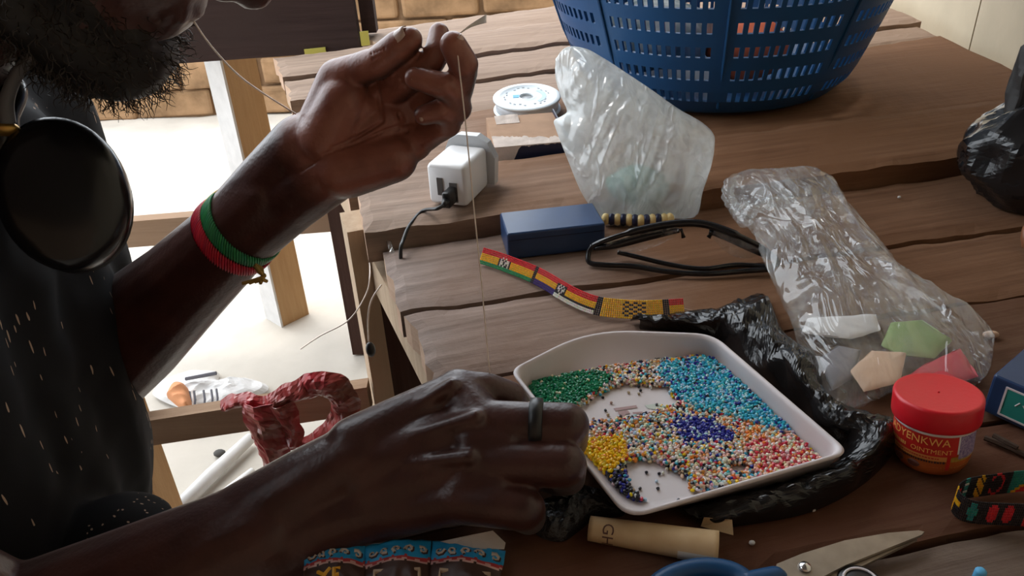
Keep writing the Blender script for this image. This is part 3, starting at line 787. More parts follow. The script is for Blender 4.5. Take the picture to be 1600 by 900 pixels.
for pts, amp, wid in strokes:
    for a, b_ in zip(pts[:-1], pts[1:]):
        ab_ = b_ - a; L2 = ab_ @ ab_
        # distance measured across the stroke only (the groove runs into the skin below it)
        w_ = co - a; t = np.clip((w_ @ ab_) / L2, 0, 1); d_ = w_ - t[:, None] * ab_
        vn = a / np.linalg.norm(a - cpos) - cpos * 0
        dirn = (a - cpos) / np.linalg.norm(a - cpos)
        dp = np.abs(d_ @ dirn); dl = np.linalg.norm(d_ - (d_ @ dirn)[:, None] * dirn, axis=1)
        dep = np.maximum(dep, np.where(facing & (dp < 0.035), amp * np.exp(-(dl / (wid * 0.5)) ** 2), 0))
co -= nr * dep[:, None]
arm_me.vertices.foreach_set('co', co.astype(np.float32).ravel()); arm_me.update()
# palm colour: the inner side of the raised left hand and its finger pads is paler
palm_n = np.array((-_f * 0.86 + _U * 0.10 - _R * 0.15).normalized())
near = np.clip(1 - (np.linalg.norm(co - np.array(P(600, 190, .498)), axis=1) - 0.052) / 0.022, 0, 1)
near = np.maximum(near, np.clip(1 - (np.linalg.norm(co - np.array(P(680, 90, .462)), axis=1) - 0.028) / 0.016, 0, 1))
side = np.clip(((nr @ palm_n) + 0.10) / 0.55, 0, 1)
palm = near * side
# join coarse trunk and fine arms into one body mesh
def join_meshes(name, mes):
    vs = []; fs = []
    out = bpy.data.meshes.new(name); off = 0; allv = []; loops = []; starts = []; tot = []
    lo = 0
    for me in mes:
        allv.append(verts_of(me)); l = np.empty(len(me.loops), np.int32); me.loops.foreach_get('vertex_index', l)
        ls = np.empty(len(me.polygons), np.int32); me.polygons.foreach_get('loop_start', ls)
        lt = np.empty(len(me.polygons), np.int32); me.polygons.foreach_get('loop_total', lt)
        loops.append(l + off); starts.append(ls + lo); tot.append(lt); off += len(me.vertices); lo += len(l)
    V_ = np.concatenate(allv); Lp = np.concatenate(loops); St = np.concatenate(starts)
    out.vertices.add(len(V_)); out.vertices.foreach_set('co', V_.ravel())
    out.loops.add(len(Lp)); out.loops.foreach_set('vertex_index', Lp)
    out.polygons.add(len(St)); out.polygons.foreach_set('loop_start', St)
    out.update(calc_edges=True); out.validate()
    out.polygons.foreach_set('use_smooth', [True] * len(out.polygons))
    return out
body = join_meshes('body', [arm_me, body_me])
at = body.attributes.new('palm', 'FLOAT', 'POINT')
pv = np.zeros(len(body.vertices), np.float32); pv[:len(palm)] = palm
at.data.foreach_set('value', pv)
body_o = place('body', body, M['skin'], person)
tag(body_o, 'dark brown skin with paler palm')
# finger nails
def nail(c, ax, nrm, w, l):
    ax = Vector(ax).normalized(); nrm = Vector(nrm); nrm = (nrm - ax * nrm.dot(ax)).normalized(); sd_ = ax.cross(nrm)
    k = MB(); vs = []; fs = []
    for i in range(6):
        for j in range(7):
            u = i / 5 - 0.5; q = j / 6 - 0.5
            ww = w * (1 - 0.35 * abs(u * 2) ** 3)
            vs.append(Vector(c) + ax * (u * l) + sd_ * (q * ww) - nrm * (q * q * w * 0.9))
    for i in range(5):
        for j in range(6): fs.append((i * 7 + j, i * 7 + j + 1, (i + 1) * 7 + j + 1, (i + 1) * 7 + j))
    k.add(vs, fs); o = obj('finger_nail', k, M['nail'], person, True)
    m_ = o.modifiers.new('s', 'SOLIDIFY'); m_.thickness = 0.0007
def nail_at(a, b_, t, r, nrm, w, l):
    a, b_ = P(*a), P(*b_); ax = (b_ - a).normalized(); n_ = Vector(nrm); n_ = (n_ - ax * n_.dot(ax)).normalized()
    nail(lerp(a, b_, t) + n_ * r, ax, n_, w, l)
nail_at((592, 97, .472), (641, 62, .458), 0.86, .0092, -_R * .22 + _U * .50 - _f * .82, .0118, .0130)
nail_at((724, 100, .452), (708, 70, .446), 0.95, .0076, _R * .85 - _f * .35, .0080, .0090)
nail_at((692, 134, .457), (649, 122, .458), 0.80, .0064, -_f * .7 - _U * .3, .0070, .0080)
nail_at((688, 173, .471), (662, 180, .473), 0.85, .0061, -_f * .7 - _U * .5, .0058, .0065)
# eyes
for s in (-1, 1):
    k = MB(); k.ell(HD(-0.014, 0.072, s * 0.031), 0.0115, 0.0115, 0.0115, n=16, m=12); e = obj('eye', k, M['eye'], person, True)
    k = MB(); k.ell(HD(-0.0055, 0.070, s * 0.031), 0.0042, 0.0055, 0.0055, hf, hs, hu, 14, 8); obj('iris', k, M['iris'], e, True)
# hair cap
hb = MB(); hb.ell(HD(-0.104, 0.098, 0), 0.100, 0.081, 0.094, hf, hs, hu, 28, 20)
hb2 = MB()
hb2.v = [tuple(Vector(p) + Vector((nz(p, 160), nz(p, 160, 3), nz(p, 160, 7))) * 0.004) for p in hb.v]; hb2.f = hb.f; hb2.c = hb.c
obj('hair', hb2, M['hair'], person, True)
# beard: dense base and curling strands
bb = MB()
bb.ell(HD(-0.022, -0.042, 0), 0.032, 0.032, 0.024, hf, hs, hu)
for s in (-1, 1):
    bb.cap(HD(-0.015, -0.040, s * 0.014), HD(-0.055, -0.030, s * 0.046), 0.022, 0.017)
    bb.cap(HD(-0.055, -0.030, s * 0.046), HD(-0.085, 0.02, s * 0.062), 0.016, 0.012)
bb.cap(HD(-0.004, -0.034, 0.012), HD(-0.004, -0.034, -0.012), 0.013, 0.013)
bb.cap(HD(-0.025, -0.052, 0), HD(-0.065, -0.058, 0), 0.022, 0.024)
bb.cap(HD(-0.010, -0.024, 0.008), HD(-0.010, -0.024, -0.008), 0.0135, 0.0135)  # extra beard up to lip and cheeks, darkening skin that lies in shade
for s in (-1, 1):
    bb.cap(HD(-0.016, -0.022, s * 0.018), HD(-0.050, -0.006, s * 0.046), 0.016, 0.013)
    bb.cap(HD(-0.050, -0.006, s * 0.046), HD(-0.080, 0.03, s * 0.060), 0.014, 0.010)
bm_me = remesh(bb, 0.003, 3, 'beard')
cob = verts_of(bm_me).copy(); nrb = np.empty(len(cob) * 3, np.float32); bm_me.vertices.foreach_get('normal', nrb); nrb = nrb.reshape(-1, 3)
beard = place('beard', bm_me, M['hair'], person); tag(beard, 'black curly beard')
st = MB()
idx = rng.integers(0, len(cob), 2600)
for i in idx:
    p = Vector(cob[i].tolist()); q = Vector(nrb[i].tolist())
    if q.dot(hf) < -0.35 and q.dot(hu) > 0.2: continue
    d = (q * 0.8 + hf * 0.45 - hu * 0.35 + Vector(rng.normal(0, .45, 3).tolist())).normalized()
    ln = random.uniform(0.005, 0.013); c1 = d.orthogonal().normalized(); c2 = d.cross(c1); ph = random.uniform(0, 6.28); cr = random.uniform(0.001, 0.0028)
    pts = [p + d * (ln * t / 6) + (c1 * math.cos(ph + t * 1.1) + c2 * math.sin(ph + t * 1.1)) * cr * (t / 6) for t in range(7)]
    st.tube(pts, [0.00028] * 5 + [0.0002, 0.0001], 3, cap=False)
tag(obj('beard_strands', st, M['beardtip'], beard), kind='stuff')
# clothing
sb = MB(); torso(sb, 0.011)
sb.cap(SHL, lerp(SHL, P(105, 606, .665), 0.55), 0.070, 0.068); sb.cap(SHR, lerp(SHR, P(0, 1030, .455), 0.55), 0.068, 0.066)
sb.cap(SH + Vector((0.015, 0, 0.055)), SH + Vector((0.045, 0, 0.085)), 0.072, 0.066)
sb.cap(P(150, 900, .54), P(190, 855, .53), 0.045, 0.036)
shirt_me = remesh(sb, 0.005, 8, 'shirt')
displace(shirt_me, lambda p: 0.004 * ridge((p[0], p[1], p[2] * 0.5), 14, 2) + 0.002 * nz(p, 40))
shirt = place('shirt', shirt_me, M['shirt'], person); tag(shirt, 'black shirt with pale flecks')
tr_ = MB(); legs(tr_, 0.012); tr_.cap(PEL + Vector((0, .07, 0)), PEL + Vector((0, -.07, 0)), 0.108, 0.108)
place('trousers', remesh(tr_, 0.008, 4, 'trousers'), M['trousers'], person)

# bench the person sits on
bench = thing('sitting_bench', (-0.45, 0.40, GZ), 'low wooden bench under the seated person', 'bench')
k = MB(); k.box((-0.47, 0.40, -0.39), 0.26, 0.62, 0.035); obj('seat', k, M['w_rail'], bench)
for sx_ in (-1, 1):
    for sy_ in (-1, 1):
        k = MB(); k.box((-0.47 + sx_ * 0.1, 0.40 + sy_ * 0.27, (GZ - 0.407) / 2), 0.045, 0.045, -0.4075 - GZ); obj('leg', k, M['w_rail'], bench)

# headphones round the neck
hp = thing('headphones', P(105, 420, .43), 'glossy black headphones hanging round the neck of the person', 'headphones')
cn = (-_f * 0.93 + _R * 0.30 + _U * 0.10).normalized(); cu_ = (_U - cn * _U.dot(cn)).normalized(); cx_ = cu_.cross(cn).normalized()
cu2 = (cu_ * 0.97 - cx_ * 0.22).normalized(); cx2 = cu2.cross(cn)
cc = P(102, 305, .43)
def oval(prof, c, az, ax, ay, rx, ry, n=40):
    k = MB(); vs = []; fs = []
    for r, z in prof:
        for i in range(n):
            w = 2 * math.pi * i / n; vs.append(Vector(c) + az * z + ax * (rx * r * math.cos(w)) + ay * (ry * r * math.sin(w)))
    for q in range(len(prof) - 1):
        for i in range(n): fs.append((q * n + i, q * n + (i + 1) % n, (q + 1) * n + (i + 1) % n, (q + 1) * n + i))
    fs.append(tuple(range(n - 1, -1, -1))); fs.append(tuple((len(prof) - 1) * n + i for i in range(n)))
    k.add(vs, fs); return k
obj('ear_cup', oval([(.80, -.012), (.97, -.010), (1, -.004), (1, .004), (.97, .009), (.88, .0125), (.70, .0150), (.45, .0165), (.2, .0170), (.03, .0171)], cc, cn, cx2, cu2, .0325, .0425), M['gloss_black'], hp, True)
obj('ear_cushion', oval([(.5, -.026), (.8, -.028), (.98, -.022), (1.02, -.015), (.9, -.010)], cc, cn, cx2, cu2, .031, .041), M['cushion'], hp, True)
cc2 = P(105, 310, .60)
obj('ear_cup', oval([(.80, -.012), (.97, -.010), (1, -.004), (1, .004), (.97, .009), (.88, .0125), (.45, .0165), (.03, .0171)], cc2, Vector((.3, .95, 0)), Vector((.95, -.3, 0)), Vector((0, 0, 1)), .0325, .0425), M['gloss_black'], hp, True)
pts = [cc - cx2 * .030 + cu2 * .018 - cn * .004, P(6, 190, .425), P(-30, 110, .43), Vector((-0.40, 0.36, 0.285)), Vector((-0.475, 0.43, 0.27)), Vector((-0.43, 0.52, 0.25)), Vector((-0.38, 0.56, 0.22)), cc2 + Vector((-.03, 0, .03))]
def spline(pts, n=8):
    out = []; Q = [pts[0]] + list(pts) + [pts[-1]]
    for i in range(1, len(Q) - 2):
        a, b_, c, d = (Vector(Q[j]) for j in (i - 1, i, i + 1, i + 2))
        for k in range(n):
            t = k / n
            out.append(0.5 * ((2 * b_) + (c - a) * t + (2 * a - 5 * b_ + 4 * c - d) * t * t + (3 * b_ - a - 3 * c + d) * t ** 3))
    out.append(Vector(Q[-2])); return out
k = MB(); k.tube(spline(pts), 0.0075, 10); obj('headband', k, M['gloss_black'], hp, True)
k = MB(); k.ell(P(6, 201, .418), .008, .006, .004, _R, _f, _U); obj('hinge', k, M['brass'], hp, True)
k = MB(); k.tube(spline([P(12, 192, .415), P(10, 160, .412), P(22, 125, .41), P(45, 92, .408), P(68, 82, .407), P(86, 62, .406), P(90, 46, .41), P(86, 30, .43)]), [0.0042 - 0.00005 * i for i in range(57)], 8)
tag(obj('neck_strap', k, M['greycord'], None, True), 'thin grey strap curving from the headphones up behind the jaw', 'strap')

# ================================================================ THINGS ON THE TABLE
def frame_at(p, yaw):
    c, s_ = math.cos(yaw), math.sin(yaw)
    return Vector(p), Vector((c, s_, 0)), Vector((-s_, c, 0)), Vector((0, 0, 1))
def pillow(outline, nrm, up_t, dn_t, rings=26, npts=150, wamp=0.004, wscale=30, seed=0.0, bulge=0.5, flow=None, fold=0.0, edge=0.0):
    """a soft closed bag: two skins puffed from an outline, with folds and wrinkles"""
    O = [Vector(p) for p in outline]; n0 = len(O)
    S = spline(O + [O[0]], 10)[:-1]
    ln = [0.0]
    for i in range(len(S)): ln.append(ln[-1] + (S[(i + 1) % len(S)] - S[i]).length)
    pts = []
    for k in range(npts):
        t = ln[-1] * k / npts
        i = max(j for j in range(len(S)) if ln[j] <= t)
        pts.append(lerp(S[i], S[(i + 1) % len(S)], (t - ln[i]) / max(ln[i + 1] - ln[i], 1e-9)))
    c = sum(pts, Vector()) / npts; nrm = Vector(nrm).normalized()
    mb = MB(); vs = []; fs = []
    fl = Vector(flow).normalized() if flow else None
    fx = fl.cross(nrm).normalized() if fl else None
    def surf(p, r, t, sg):
        h = t * (1 - r ** 2.2) ** bulge
        w = wamp * (ridge(p, wscale, seed + sg) * 0.7 + 0.5 * ridge(p, wscale * 2.3, seed + 9 + sg)) * (1 - r ** 6)
        if fold: w += fold * (1 - r ** 5) * ridge(Vector((p.dot(fx) * 2.6, p.dot(fl) * 0.55, seed)), wscale * 0.8, seed + 3 * sg)
        if edge: w += edge * r ** 3 * nz(p, wscale * 1.5, seed + 20)
        return p + nrm * (sg * (h + w * (1 if t > 0.004 else 0.4)))
    for sg, t in ((1, up_t), (-1, dn_t)):
        b0 = len(vs); vs.append(surf(c, 0, t, sg))
        for i in range(1, rings + 1):
            r = i / rings
            for p in pts: vs.append(surf(lerp(c, p, r), r, t, sg))
        for k in range(npts):
            q = (b0, b0 + 1 + k, b0 + 1 + (k + 1) % npts); fs.append(q if sg > 0 else q[::-1])
        for i in range(rings - 1):
            a0 = b0 + 1 + i * npts
            for k in range(npts):
                q = (a0 + k, a0 + npts + k, a0 + npts + (k + 1) % npts, a0 + (k + 1) % npts); fs.append(q if sg > 0 else q[::-1])
    mb.add(vs, fs); return mb

# ---------------------------------------------------------------- the basket
bf = T(1103, 194); vd = Vector((bf.x, bf.y, 0)).normalized()
BR = 0.185
bc = bf + vd * BR; bc.z = 0.008
basket = thing('laundry_basket', bc, 'large blue plastic basket with rows of slots at the far side', 'basket')
NP, NS = 9, 11
a_start = math.atan2(-vd.y, -vd.x) + 0.02
def bas(a, z): 
    r = BR * (1 + 0.0) + z * 0.34 - 0.02 * math.exp(-z / 0.012)
    return bc + Vector((r * math.cos(a), r * math.sin(a), z))
angs = []; slot = []
for p in range(NP):
    base = a_start + 2 * math.pi * p / NP; W = 2 * math.pi / NP
    rib = 0.14 * W; cell = (W - rib) / NS
    for j in range(2): angs.append(base + rib * (j / 2)); slot.append(False)
    for q in range(NS):
        angs.append(base + rib + q * cell); slot.append(True)
        angs.append(base + rib + (q + 0.52) * cell); slot.append(False)
zs = [0, 0.004, 0.022]; zslot = [False, False]
z = 0.022
for r_ in range(10):
    zslot.append(True); z += 0.0135; zs.append(z); zslot.append(False); z += 0.0165; zs.append(z)
zslot.append(False); z += 0.012; zs.append(z)
mb = MB(); vs = [bas(a, zz) for zz in zs for a in angs]; fs = []; na = len(angs)
for i in range(len(zs) - 1):
    for j in range(na):
        if zslot[i] and slot[j]: continue
        fs.append((i * na + j, i * na + (j + 1) % na, (i + 1) * na + (j + 1) % na, (i + 1) * na + j))
fs.append(tuple(range(na - 1, -1, -1)))
mb.add(vs, fs); o = obj('basket_body', mb, M['blue_plastic'], basket)
md = o.modifiers.new('s', 'SOLIDIFY'); md.thickness = 0.003
for p in range(NP):
    a = a_start + 2 * math.pi * p / NP + 0.07 * 2 * math.pi / NP
    k = MB(); k.tube([bas(a, zz) + Vector((math.cos(a), math.sin(a), 0)) * 0.001 for zz in (0.012, 0.08, 0.16, 0.24, 0.33)], 0.0018, 6); obj('rib', k, M['blue_plastic'], basket)
k = MB(); k.tube([bas(2 * math.pi * i / 60, zs[-1]) for i in range(60)], 0.009, 8, closed=True); obj('rim', k, M['blue_plastic'], basket, True)
def lump(name, c, r, m, label, cat, seed, sq=0.7, sub=4):
    k = MB(); k.ell((0, 0, 0), r, r, r * sq, n=36, m=24)
    k.v = [tuple(Vector(p) * (1 + 0.22 * ridge(p, 0.55 / r * 1.4, seed) + 0.10 * nz(p, 4 / r * 0.5, seed)) + Vector(c)) for p in k.v]
    return tag(obj(name, k, m, None, True), label, cat)
lump('folded_cloth', bc + Vector((-0.08, 0.0, 0.070)), 0.070, M['paleteal'], 'pale cloth glimpsed through the slots of the blue basket', 'cloth', 3)
lump('orange_cloth', bc + Vector((0.035, -0.055, 0.052)), 0.048, M['orange'], 'orange cloth at the bottom of the blue basket', 'cloth', 8)

# ---------------------------------------------------------------- spool of nylon line
sp = T(824, 178); spz = (Vector((0, 0, 1)) + Vector((0, -0.10, 0))).normalized(); sp.z = 0.006
spool = thing('thread_spool', sp, 'white spool of nylon line beside the milky plastic bag', 'spool')
RS = 0.0455
k = MB(); k.lathe([(.0, .0), (RS * .97, 0), (RS, .0008), (RS, .0022), (RS * .97, .003), (0.0, .003)], sp, spz, 56, capb=False, capt=False); obj('flange', k, M['spoolw'], spool, True)
k = MB(); k.lathe([(RS * .93, .003), (RS * .935, .016)], sp, spz, 56); obj('wound_line', k, M['line'], spool, True)
k = MB(); k.lathe([(RS * .97, .016), (RS, .0168), (RS, .0185), (RS * .97, .0195), (RS * .80, .0197), (RS * .78, .0190), (RS * .26, .0190), (RS * .22, .0197), (RS * .20, .0185), (RS * .2, .016)], sp, spz, 56, capt=False); fl = obj('flange', k, M['spoolw'], spool, True)
k = MB(); k.lathe([(RS * .19, .0165), (RS * .19, .0166)], sp, spz, 24); obj('hub', k, M['greywhite'], spool, True)
sx1 = Vector((1, 0, 0)); sy1 = spz.cross(sx1)
k = MB(); k.box(sp + spz * .0193 + sx1 * (-.014) + sy1 * .001, .009, .009, .0005, sx1, sy1, spz); obj('label_patch', k, M['lightblue'], spool)
k = MB()
for i in range(26):
    a = 2 * math.pi * i / 26; rr = RS * (0.66 if i % 3 else 0.6)
    if i % 5 == 0: continue
    k.box(sp + spz * .0193 + sx1 * (rr * math.cos(a)) + sy1 * (rr * math.sin(a)), .0032, .0016, .0004, sx1 * math.cos(a + 1.57) + sy1 * math.sin(a + 1.57), sy1 * math.cos(a + 1.57) - sx1 * math.sin(a + 1.57), spz)
obj('label_print', k, M['printgrey'], spool)
k = MB()
for i in range(14):
    a0, a1 = -0.9 + i * 0.13, -0.9 + (i + 1) * 0.13
    q = [sp + spz * .01935 + (sx1 * math.cos(a) + sy1 * math.sin(a)) * r_ for a, r_ in ((a0, RS * .45), (a0, RS * .58), (a1, RS * .58), (a1, RS * .45))]
    k.add(q, [(0, 3, 2, 1)])
obj('label_band', k, M['paleblue'], spool)

# ---------------------------------------------------------------- torn navy box behind the charger
tbx = thing('torn_box', T(828, 268), 'torn open navy cardboard box behind the white charger', 'box')
A, B = T(775, 268), T(888, 258); ux = (B - A).normalized(); uy = Vector((-ux.y, ux.x, 0)); wB = (B - A).length
HB = .026; DB = .105
def strip(pairs):
    q = MB(); q.add([p for pr_ in pairs for p in pr_], [(2 * i, 2 * i + 2, 2 * i + 3, 2 * i + 1) for i in range(len(pairs) - 1)]); return q
zB = Vector((0, 0, .0035))
k = MB(); k.box((A + B) / 2 + uy * (DB / 2) + zB + Vector((0, 0, HB * .5)), wB, DB, HB * .96, ux, uy); obj('box_core', k, M['card'], tbx)
n = 50; fw = []; te = []; tl = []
for i in range(n + 1):
    t = i / n; h = HB * (0.16 + 0.80 * smooth01((t - .20) / .16)) + .0025 * nz((t * 12, 2, 0), 1) + .0015 * nz((t * 40, 2, 0), 1)
    h = min(h, HB * .97); p = A + ux * (wB * t) - uy * .0012 + zB
    fw.append((p, p + Vector((0, 0, h))))
    te.append((p - uy * .0002 + Vector((0, 0, h - .0005)), p - uy * .0002 + Vector((0, 0, HB * .985))))
    dd = .030 * (1 - .75 * t) + .006 * nz((t * 10, 7, 0), 1) + .004 * nz((t * 31, 7, 0), 1) + .004
    tl.append((p + Vector((0, 0, HB * .99)), p + uy * dd + Vector((0, 0, HB + .0008))))
for nm_, st_, m_ in (('front_wall', fw, 'navy_card2'), ('torn_ply', te, 'cardtorn'), ('torn_edge', tl, 'cardtorn')):
    o = obj(nm_, strip(st_), M[m_], tbx); o.modifiers.new('s', 'SOLIDIFY').thickness = 0.0008
o = obj('side_wall', strip([(B + ux * .001 + uy * (DB * t) + zB, B + ux * .001 + uy * (DB * t) + zB + Vector((0, 0, HB + .004))) for t in (0, .3, .6, 1)]), M['navy_card2'], tbx); o.modifiers.new('s', 'SOLIDIFY').thickness = 0.0016
fl_ = []
for i in range(14):
    t = i / 13; p = A + ux * (wB * (.12 + .34 * t)) + uy * (DB * .72) + zB
    fl_.append((p + Vector((0, 0, HB)), p + uy * (.024 + .006 * nz((t * 3, 1, 1), 1)) + Vector((0, 0, HB + .003 + .002 * nz((t * 3, 3, 1), 1)))))
o = obj('torn_flap', strip(fl_), M['cardtorn'], tbx); o.modifiers.new('s', 'SOLIDIFY').thickness = 0.001

# ---------------------------------------------------------------- phone charger with cable (stands on the raised board)
CZ = 0.0195
A, B, Cc = T(672, 317, CZ), T(731, 327, CZ), T(777, 279, CZ)
ly = (Cc - B); ly.z = 0; ly.normalize(); lx = Vector((ly.y, -ly.x, 0))
w = .041; hC = .042; lC = .056
o0 = B - lx * (w / 2)
chg = thing('phone_charger', o0, 'white plug charger with a black cable, on the raised board', 'charger')
uz = Vector((0, 0, 1))
k = MB(); k.bbox(o0 + ly * (lC / 2) + uz * (hC / 2 + .0015), w, hC, lC, .005, lx, uz, -ly, n=4); cb = obj('charger_body', k, M['white'], chg, True)
k = MB(); k.lathe([(.0085, 0), (.008, .0004), (.0, .0004)], o0 + ly * (lC * .55) + uz * (hC + .0005), uz, 28, capt=False); obj('top_disc', k, M['white'], cb, True)
prof = [(-.025, -.020), (.025, -.020), (.027, .006), (.020, .021), (.010, .027), (-.010, .027), (-.020, .021), (-.027, .006)]
k = MB(); k.prism([(x * 1.06, z_ * 1.08 + .0245) for x, z_ in prof], .010, o0 + ly * lC, lx, uz, ly); obj('plug_plate', k, M['greywhite'], chg)
k = MB(); k.box(o0 + ly * (lC + .010 + .008) + uz * .036, .004, .016, .008, lx, ly); obj('plug_pin', k, M['white'], chg)
for s_ in (-1, 1):
    k = MB(); k.box(o0 + ly * (lC + .010 + .007) + uz * .014 + lx * (s_ * .011), .006, .014, .004, lx, ly); obj('plug_pin', k, M['steel_b'], chg)
k = MB(); k.box(o0 + ly * -.0002 + uz * .021 - lx * .007, .006, .0012, .018, lx, ly); obj('usb_port', k, M['port'], chg)
k = MB(); k.box(o0 + ly * -.0002 + uz * .016 + lx * .007, .008, .0012, .020, lx, ly); obj('usb_port', k, M['port'], chg)
pl = o0 + uz * .015 + lx * .0065
k = MB(); k.bbox(pl - ly * .009, .008, .016, .018, .002, lx, uz, ly); k.tube([pl - ly * .018, pl - ly * .024 - uz * .003], [.004, .0024], 8)
cab = obj('cable_plug', k, M['cable'], chg, True)
cpath = [pl - ly * .022 - uz * .002, pl - ly * .030 - uz * .003 - lx * .004, P(660, 330, .765) , P(640, 352, .745), P(630, 375, .73), P(626, 392, .722), P(622, 400, .73) - uz * .03]
k = MB(); k.tube(spline(cpath, 8), .0018, 8); obj('cable', k, M['cable'], chg, True)

# ---------------------------------------------------------------- navy box beside the charger
zb = 0.027
A, B, Bk = T(792, 366, zb), T(946, 349, zb), T(921, 317, zb)
ux = (B - A).normalized(); wB = (B - A).length
nb = thing('blue_box', (A + B) / 2 - Vector((0, 0, zb)), 'small closed dark blue cardboard box between charger and eyeglasses', 'box')
uy = Vector((-ux.y, ux.x, 0)); dpt = (Bk - B).dot(uy)
cbx = A + ux * (wB / 2) + uy * (dpt / 2); cbx.z = zb / 2 + .0005
k = MB(); k.bbox(cbx, wB, dpt, zb - .001, .0022, ux, uy, uz, n=2); obj('box_body', k, M['navy_card'], nb)
k = MB(); k.box(cbx + uz * .006 - uy * (dpt / 2 + .0002), wB - .003, .0005, .0005, ux, uy); obj('lid_seam', k, M['navy_card2'], nb)
# ---------------------------------------------------------------- second navy box at the right edge
zb = 0.030
A, Bt = T(1552, 585, zb), T(1640, 597, zb); Ck = T(1606, 538, zb)
uy = (Ck - A).normalized(); ux = Vector((uy.y, -uy.x, 0))
n2 = thing('labelled_box', A - Vector((0, 0, zb)), 'navy cardboard box with a teal label, cut off at the right edge', 'box')
cbx = A + ux * .065 + uy * .045; cbx.z = zb / 2 + .0005
k = MB(); k.bbox(cbx, .13, .09, zb - .001, .002, ux, uy, uz, n=2); obj('box_body', k, M['navy_card'], n2)
k = MB(); k.box(cbx - uy * .0455 - ux * .0405 , .030, .0006, .021, ux, uy); lb = obj('box_label', k, M['teal'], n2)
k = MB()
for (x0, z0, w_, h_) in ((0, .0102, .030, .0012), (0, -.0102, .030, .0012), (-.0148, 0, .0012, .021)): k.box(cbx - uy * .0459 - ux * (.0405 - x0) + uz * z0, w_, .0005, h_, ux, uy)
for i in range(5): k.tube([cbx - uy * .0459 - ux * (.048 - i * .004) + uz * (.003 * math.sin(i * 2.1)), cbx - uy * .0459 - ux * (.046 - i * .004) + uz * (.004 * math.sin(i * 2.1 + 1))], .0004, 4)
obj('label_border', k, M['lab_white'], lb)
# ---------------------------------------------------------------- red-lidded ointment jar
jc = T(1452, 717); jc.z = 0.0006
JA = Vector((-0.04, 0.14, 1)).normalized()
jar = thing('ointment_jar', jc, 'round ointment jar with bright red lid and orange label', 'jar')
fx = Vector((-jc.x, -jc.y, 0)).normalized(); fx = (fx - JA * fx.dot(JA)).normalized(); fy_ = JA.cross(fx)
r0 = .0215
def jr(z): return .0188 + .0030 * smooth01(z / .010) - .0 * z
k = MB(); k.lathe([(.0, 0), (.0165, 0.0), (.0188, .0015), (.0202, .005), (.0212, .010), (.0214, .028), (.0210, .0295), (.0, .0295)], jc, JA, 64, capb=False, capt=False); obj('jar_body', k, M['jar'], jar, True)
k = MB(); k.lathe([(.0212, .0285), (.0222, .0290), (.0222, .0312), (.0205, .0315), (.0205, .033)], jc, JA, 64, capb=False, capt=False); obj('collar', k, M['lab_white'], jar, True)
k = MB(); k.lathe([(.0215, .0312), (.0236, .0314), (.0239, .0325), (.0239, .0440), (.0234, .0453), (.0224, .0458), (.0215, .0456), (.001, .0456)], jc, JA, 72, capb=False); lid = obj('lid', k, M['red_lid'], jar, True)
k = MB(); k.lathe([(.0006, .0456), (.0005, .0462), (.0001, .0463)], jc, JA, 8); obj('moulding_point', k, M['red_lid'], lid, True)
def wrap(a, z, r): return jc + JA * z + (fx * math.cos(a) + fy_ * math.sin(a)) * r
def label_patch(a0, a1, z0, z1, m, nm, dr=.0003, n=24):
    q = MB(); vs = []
    for i in range(n + 1):
        a = lerp(a0, a1, i / n)
        for z_ in (z0, z1): vs.append(wrap(a, z_, .0213 + dr - (.0009 if z_ < .009 else 0)))
    q.add(vs, [(2 * i, 2 * i + 2, 2 * i + 3, 2 * i + 1) for i in range(n)]); return obj(nm, q, m, jar, True)
lab = label_patch(-1.75, .75, .0155, .0287, M['lab_red'], 'label', .0003)
label_patch(-1.75, .50, .0075, .0155, M['lab_orange'], 'label_panel', .0003)
label_patch(.50, .60, .0060, .0155, M['lab_red'], 'label_stripe', .0004)
label_patch(.75, .80, .0170, .0287, M['lab_white'], 'label_stripe', .0004)
label_patch(.80, 1.6, .0135, .0287, M['lab_violet'], 'label_panel', .0003)
label_patch(.60, 1.5, .0075, .0150, M['lab_green'], 'label_panel', .0003)
def jar_text(s_, size, a_c, z_c, m, wide=1.0):
    vs, fs = text_mesh(s_, size)
    q = MB(); q.add([wrap(a_c + v_[0] * wide / .0217, z_c + v_[1], .0219) for v_ in vs], fs); return obj('lettering', q, m, jar)
jar_text('ADYENKWA', .0070, -.33, .0247, M['lab_yellow'], .95)
jar_text('OINTMENT', .0042, .10, .0185, M['lab_yellow'], 1.05)
for (z_, m_, hh, a0, a1) in ((.0185, M['lab_yellow'], .0022, -1.2, -.55), (.0118, M['lab_dark'], .0015, -1.1, .40), (.0142, M['lab_red'], .0008, -.9, .3)):
    q = MB(); a = a0
    while a < a1:
        da = random.uniform(.03, .06); vs = [wrap(a, z_ - hh / 2, .02185), wrap(a + da, z_ - hh / 2, .02185), wrap(a + da, z_ + hh / 2 * random.uniform(.6, 1), .02185), wrap(a, z_ + hh / 2, .02185)]
        q.add(vs, [(0, 1, 2, 3)]); a += da + random.uniform(.012, .03)
    obj('small_print', q, m_, jar)
for a in (-.75, -.30):
    q = MB(); c_ = wrap(a, .0078, .0212); rd = (fx * math.cos(a) + fy_ * math.sin(a)); q.ell(c_, .0036, .0008, .0022, rd.cross(JA), rd, JA, 14, 8); obj('printed_nut', q, M['nut'], jar, True)

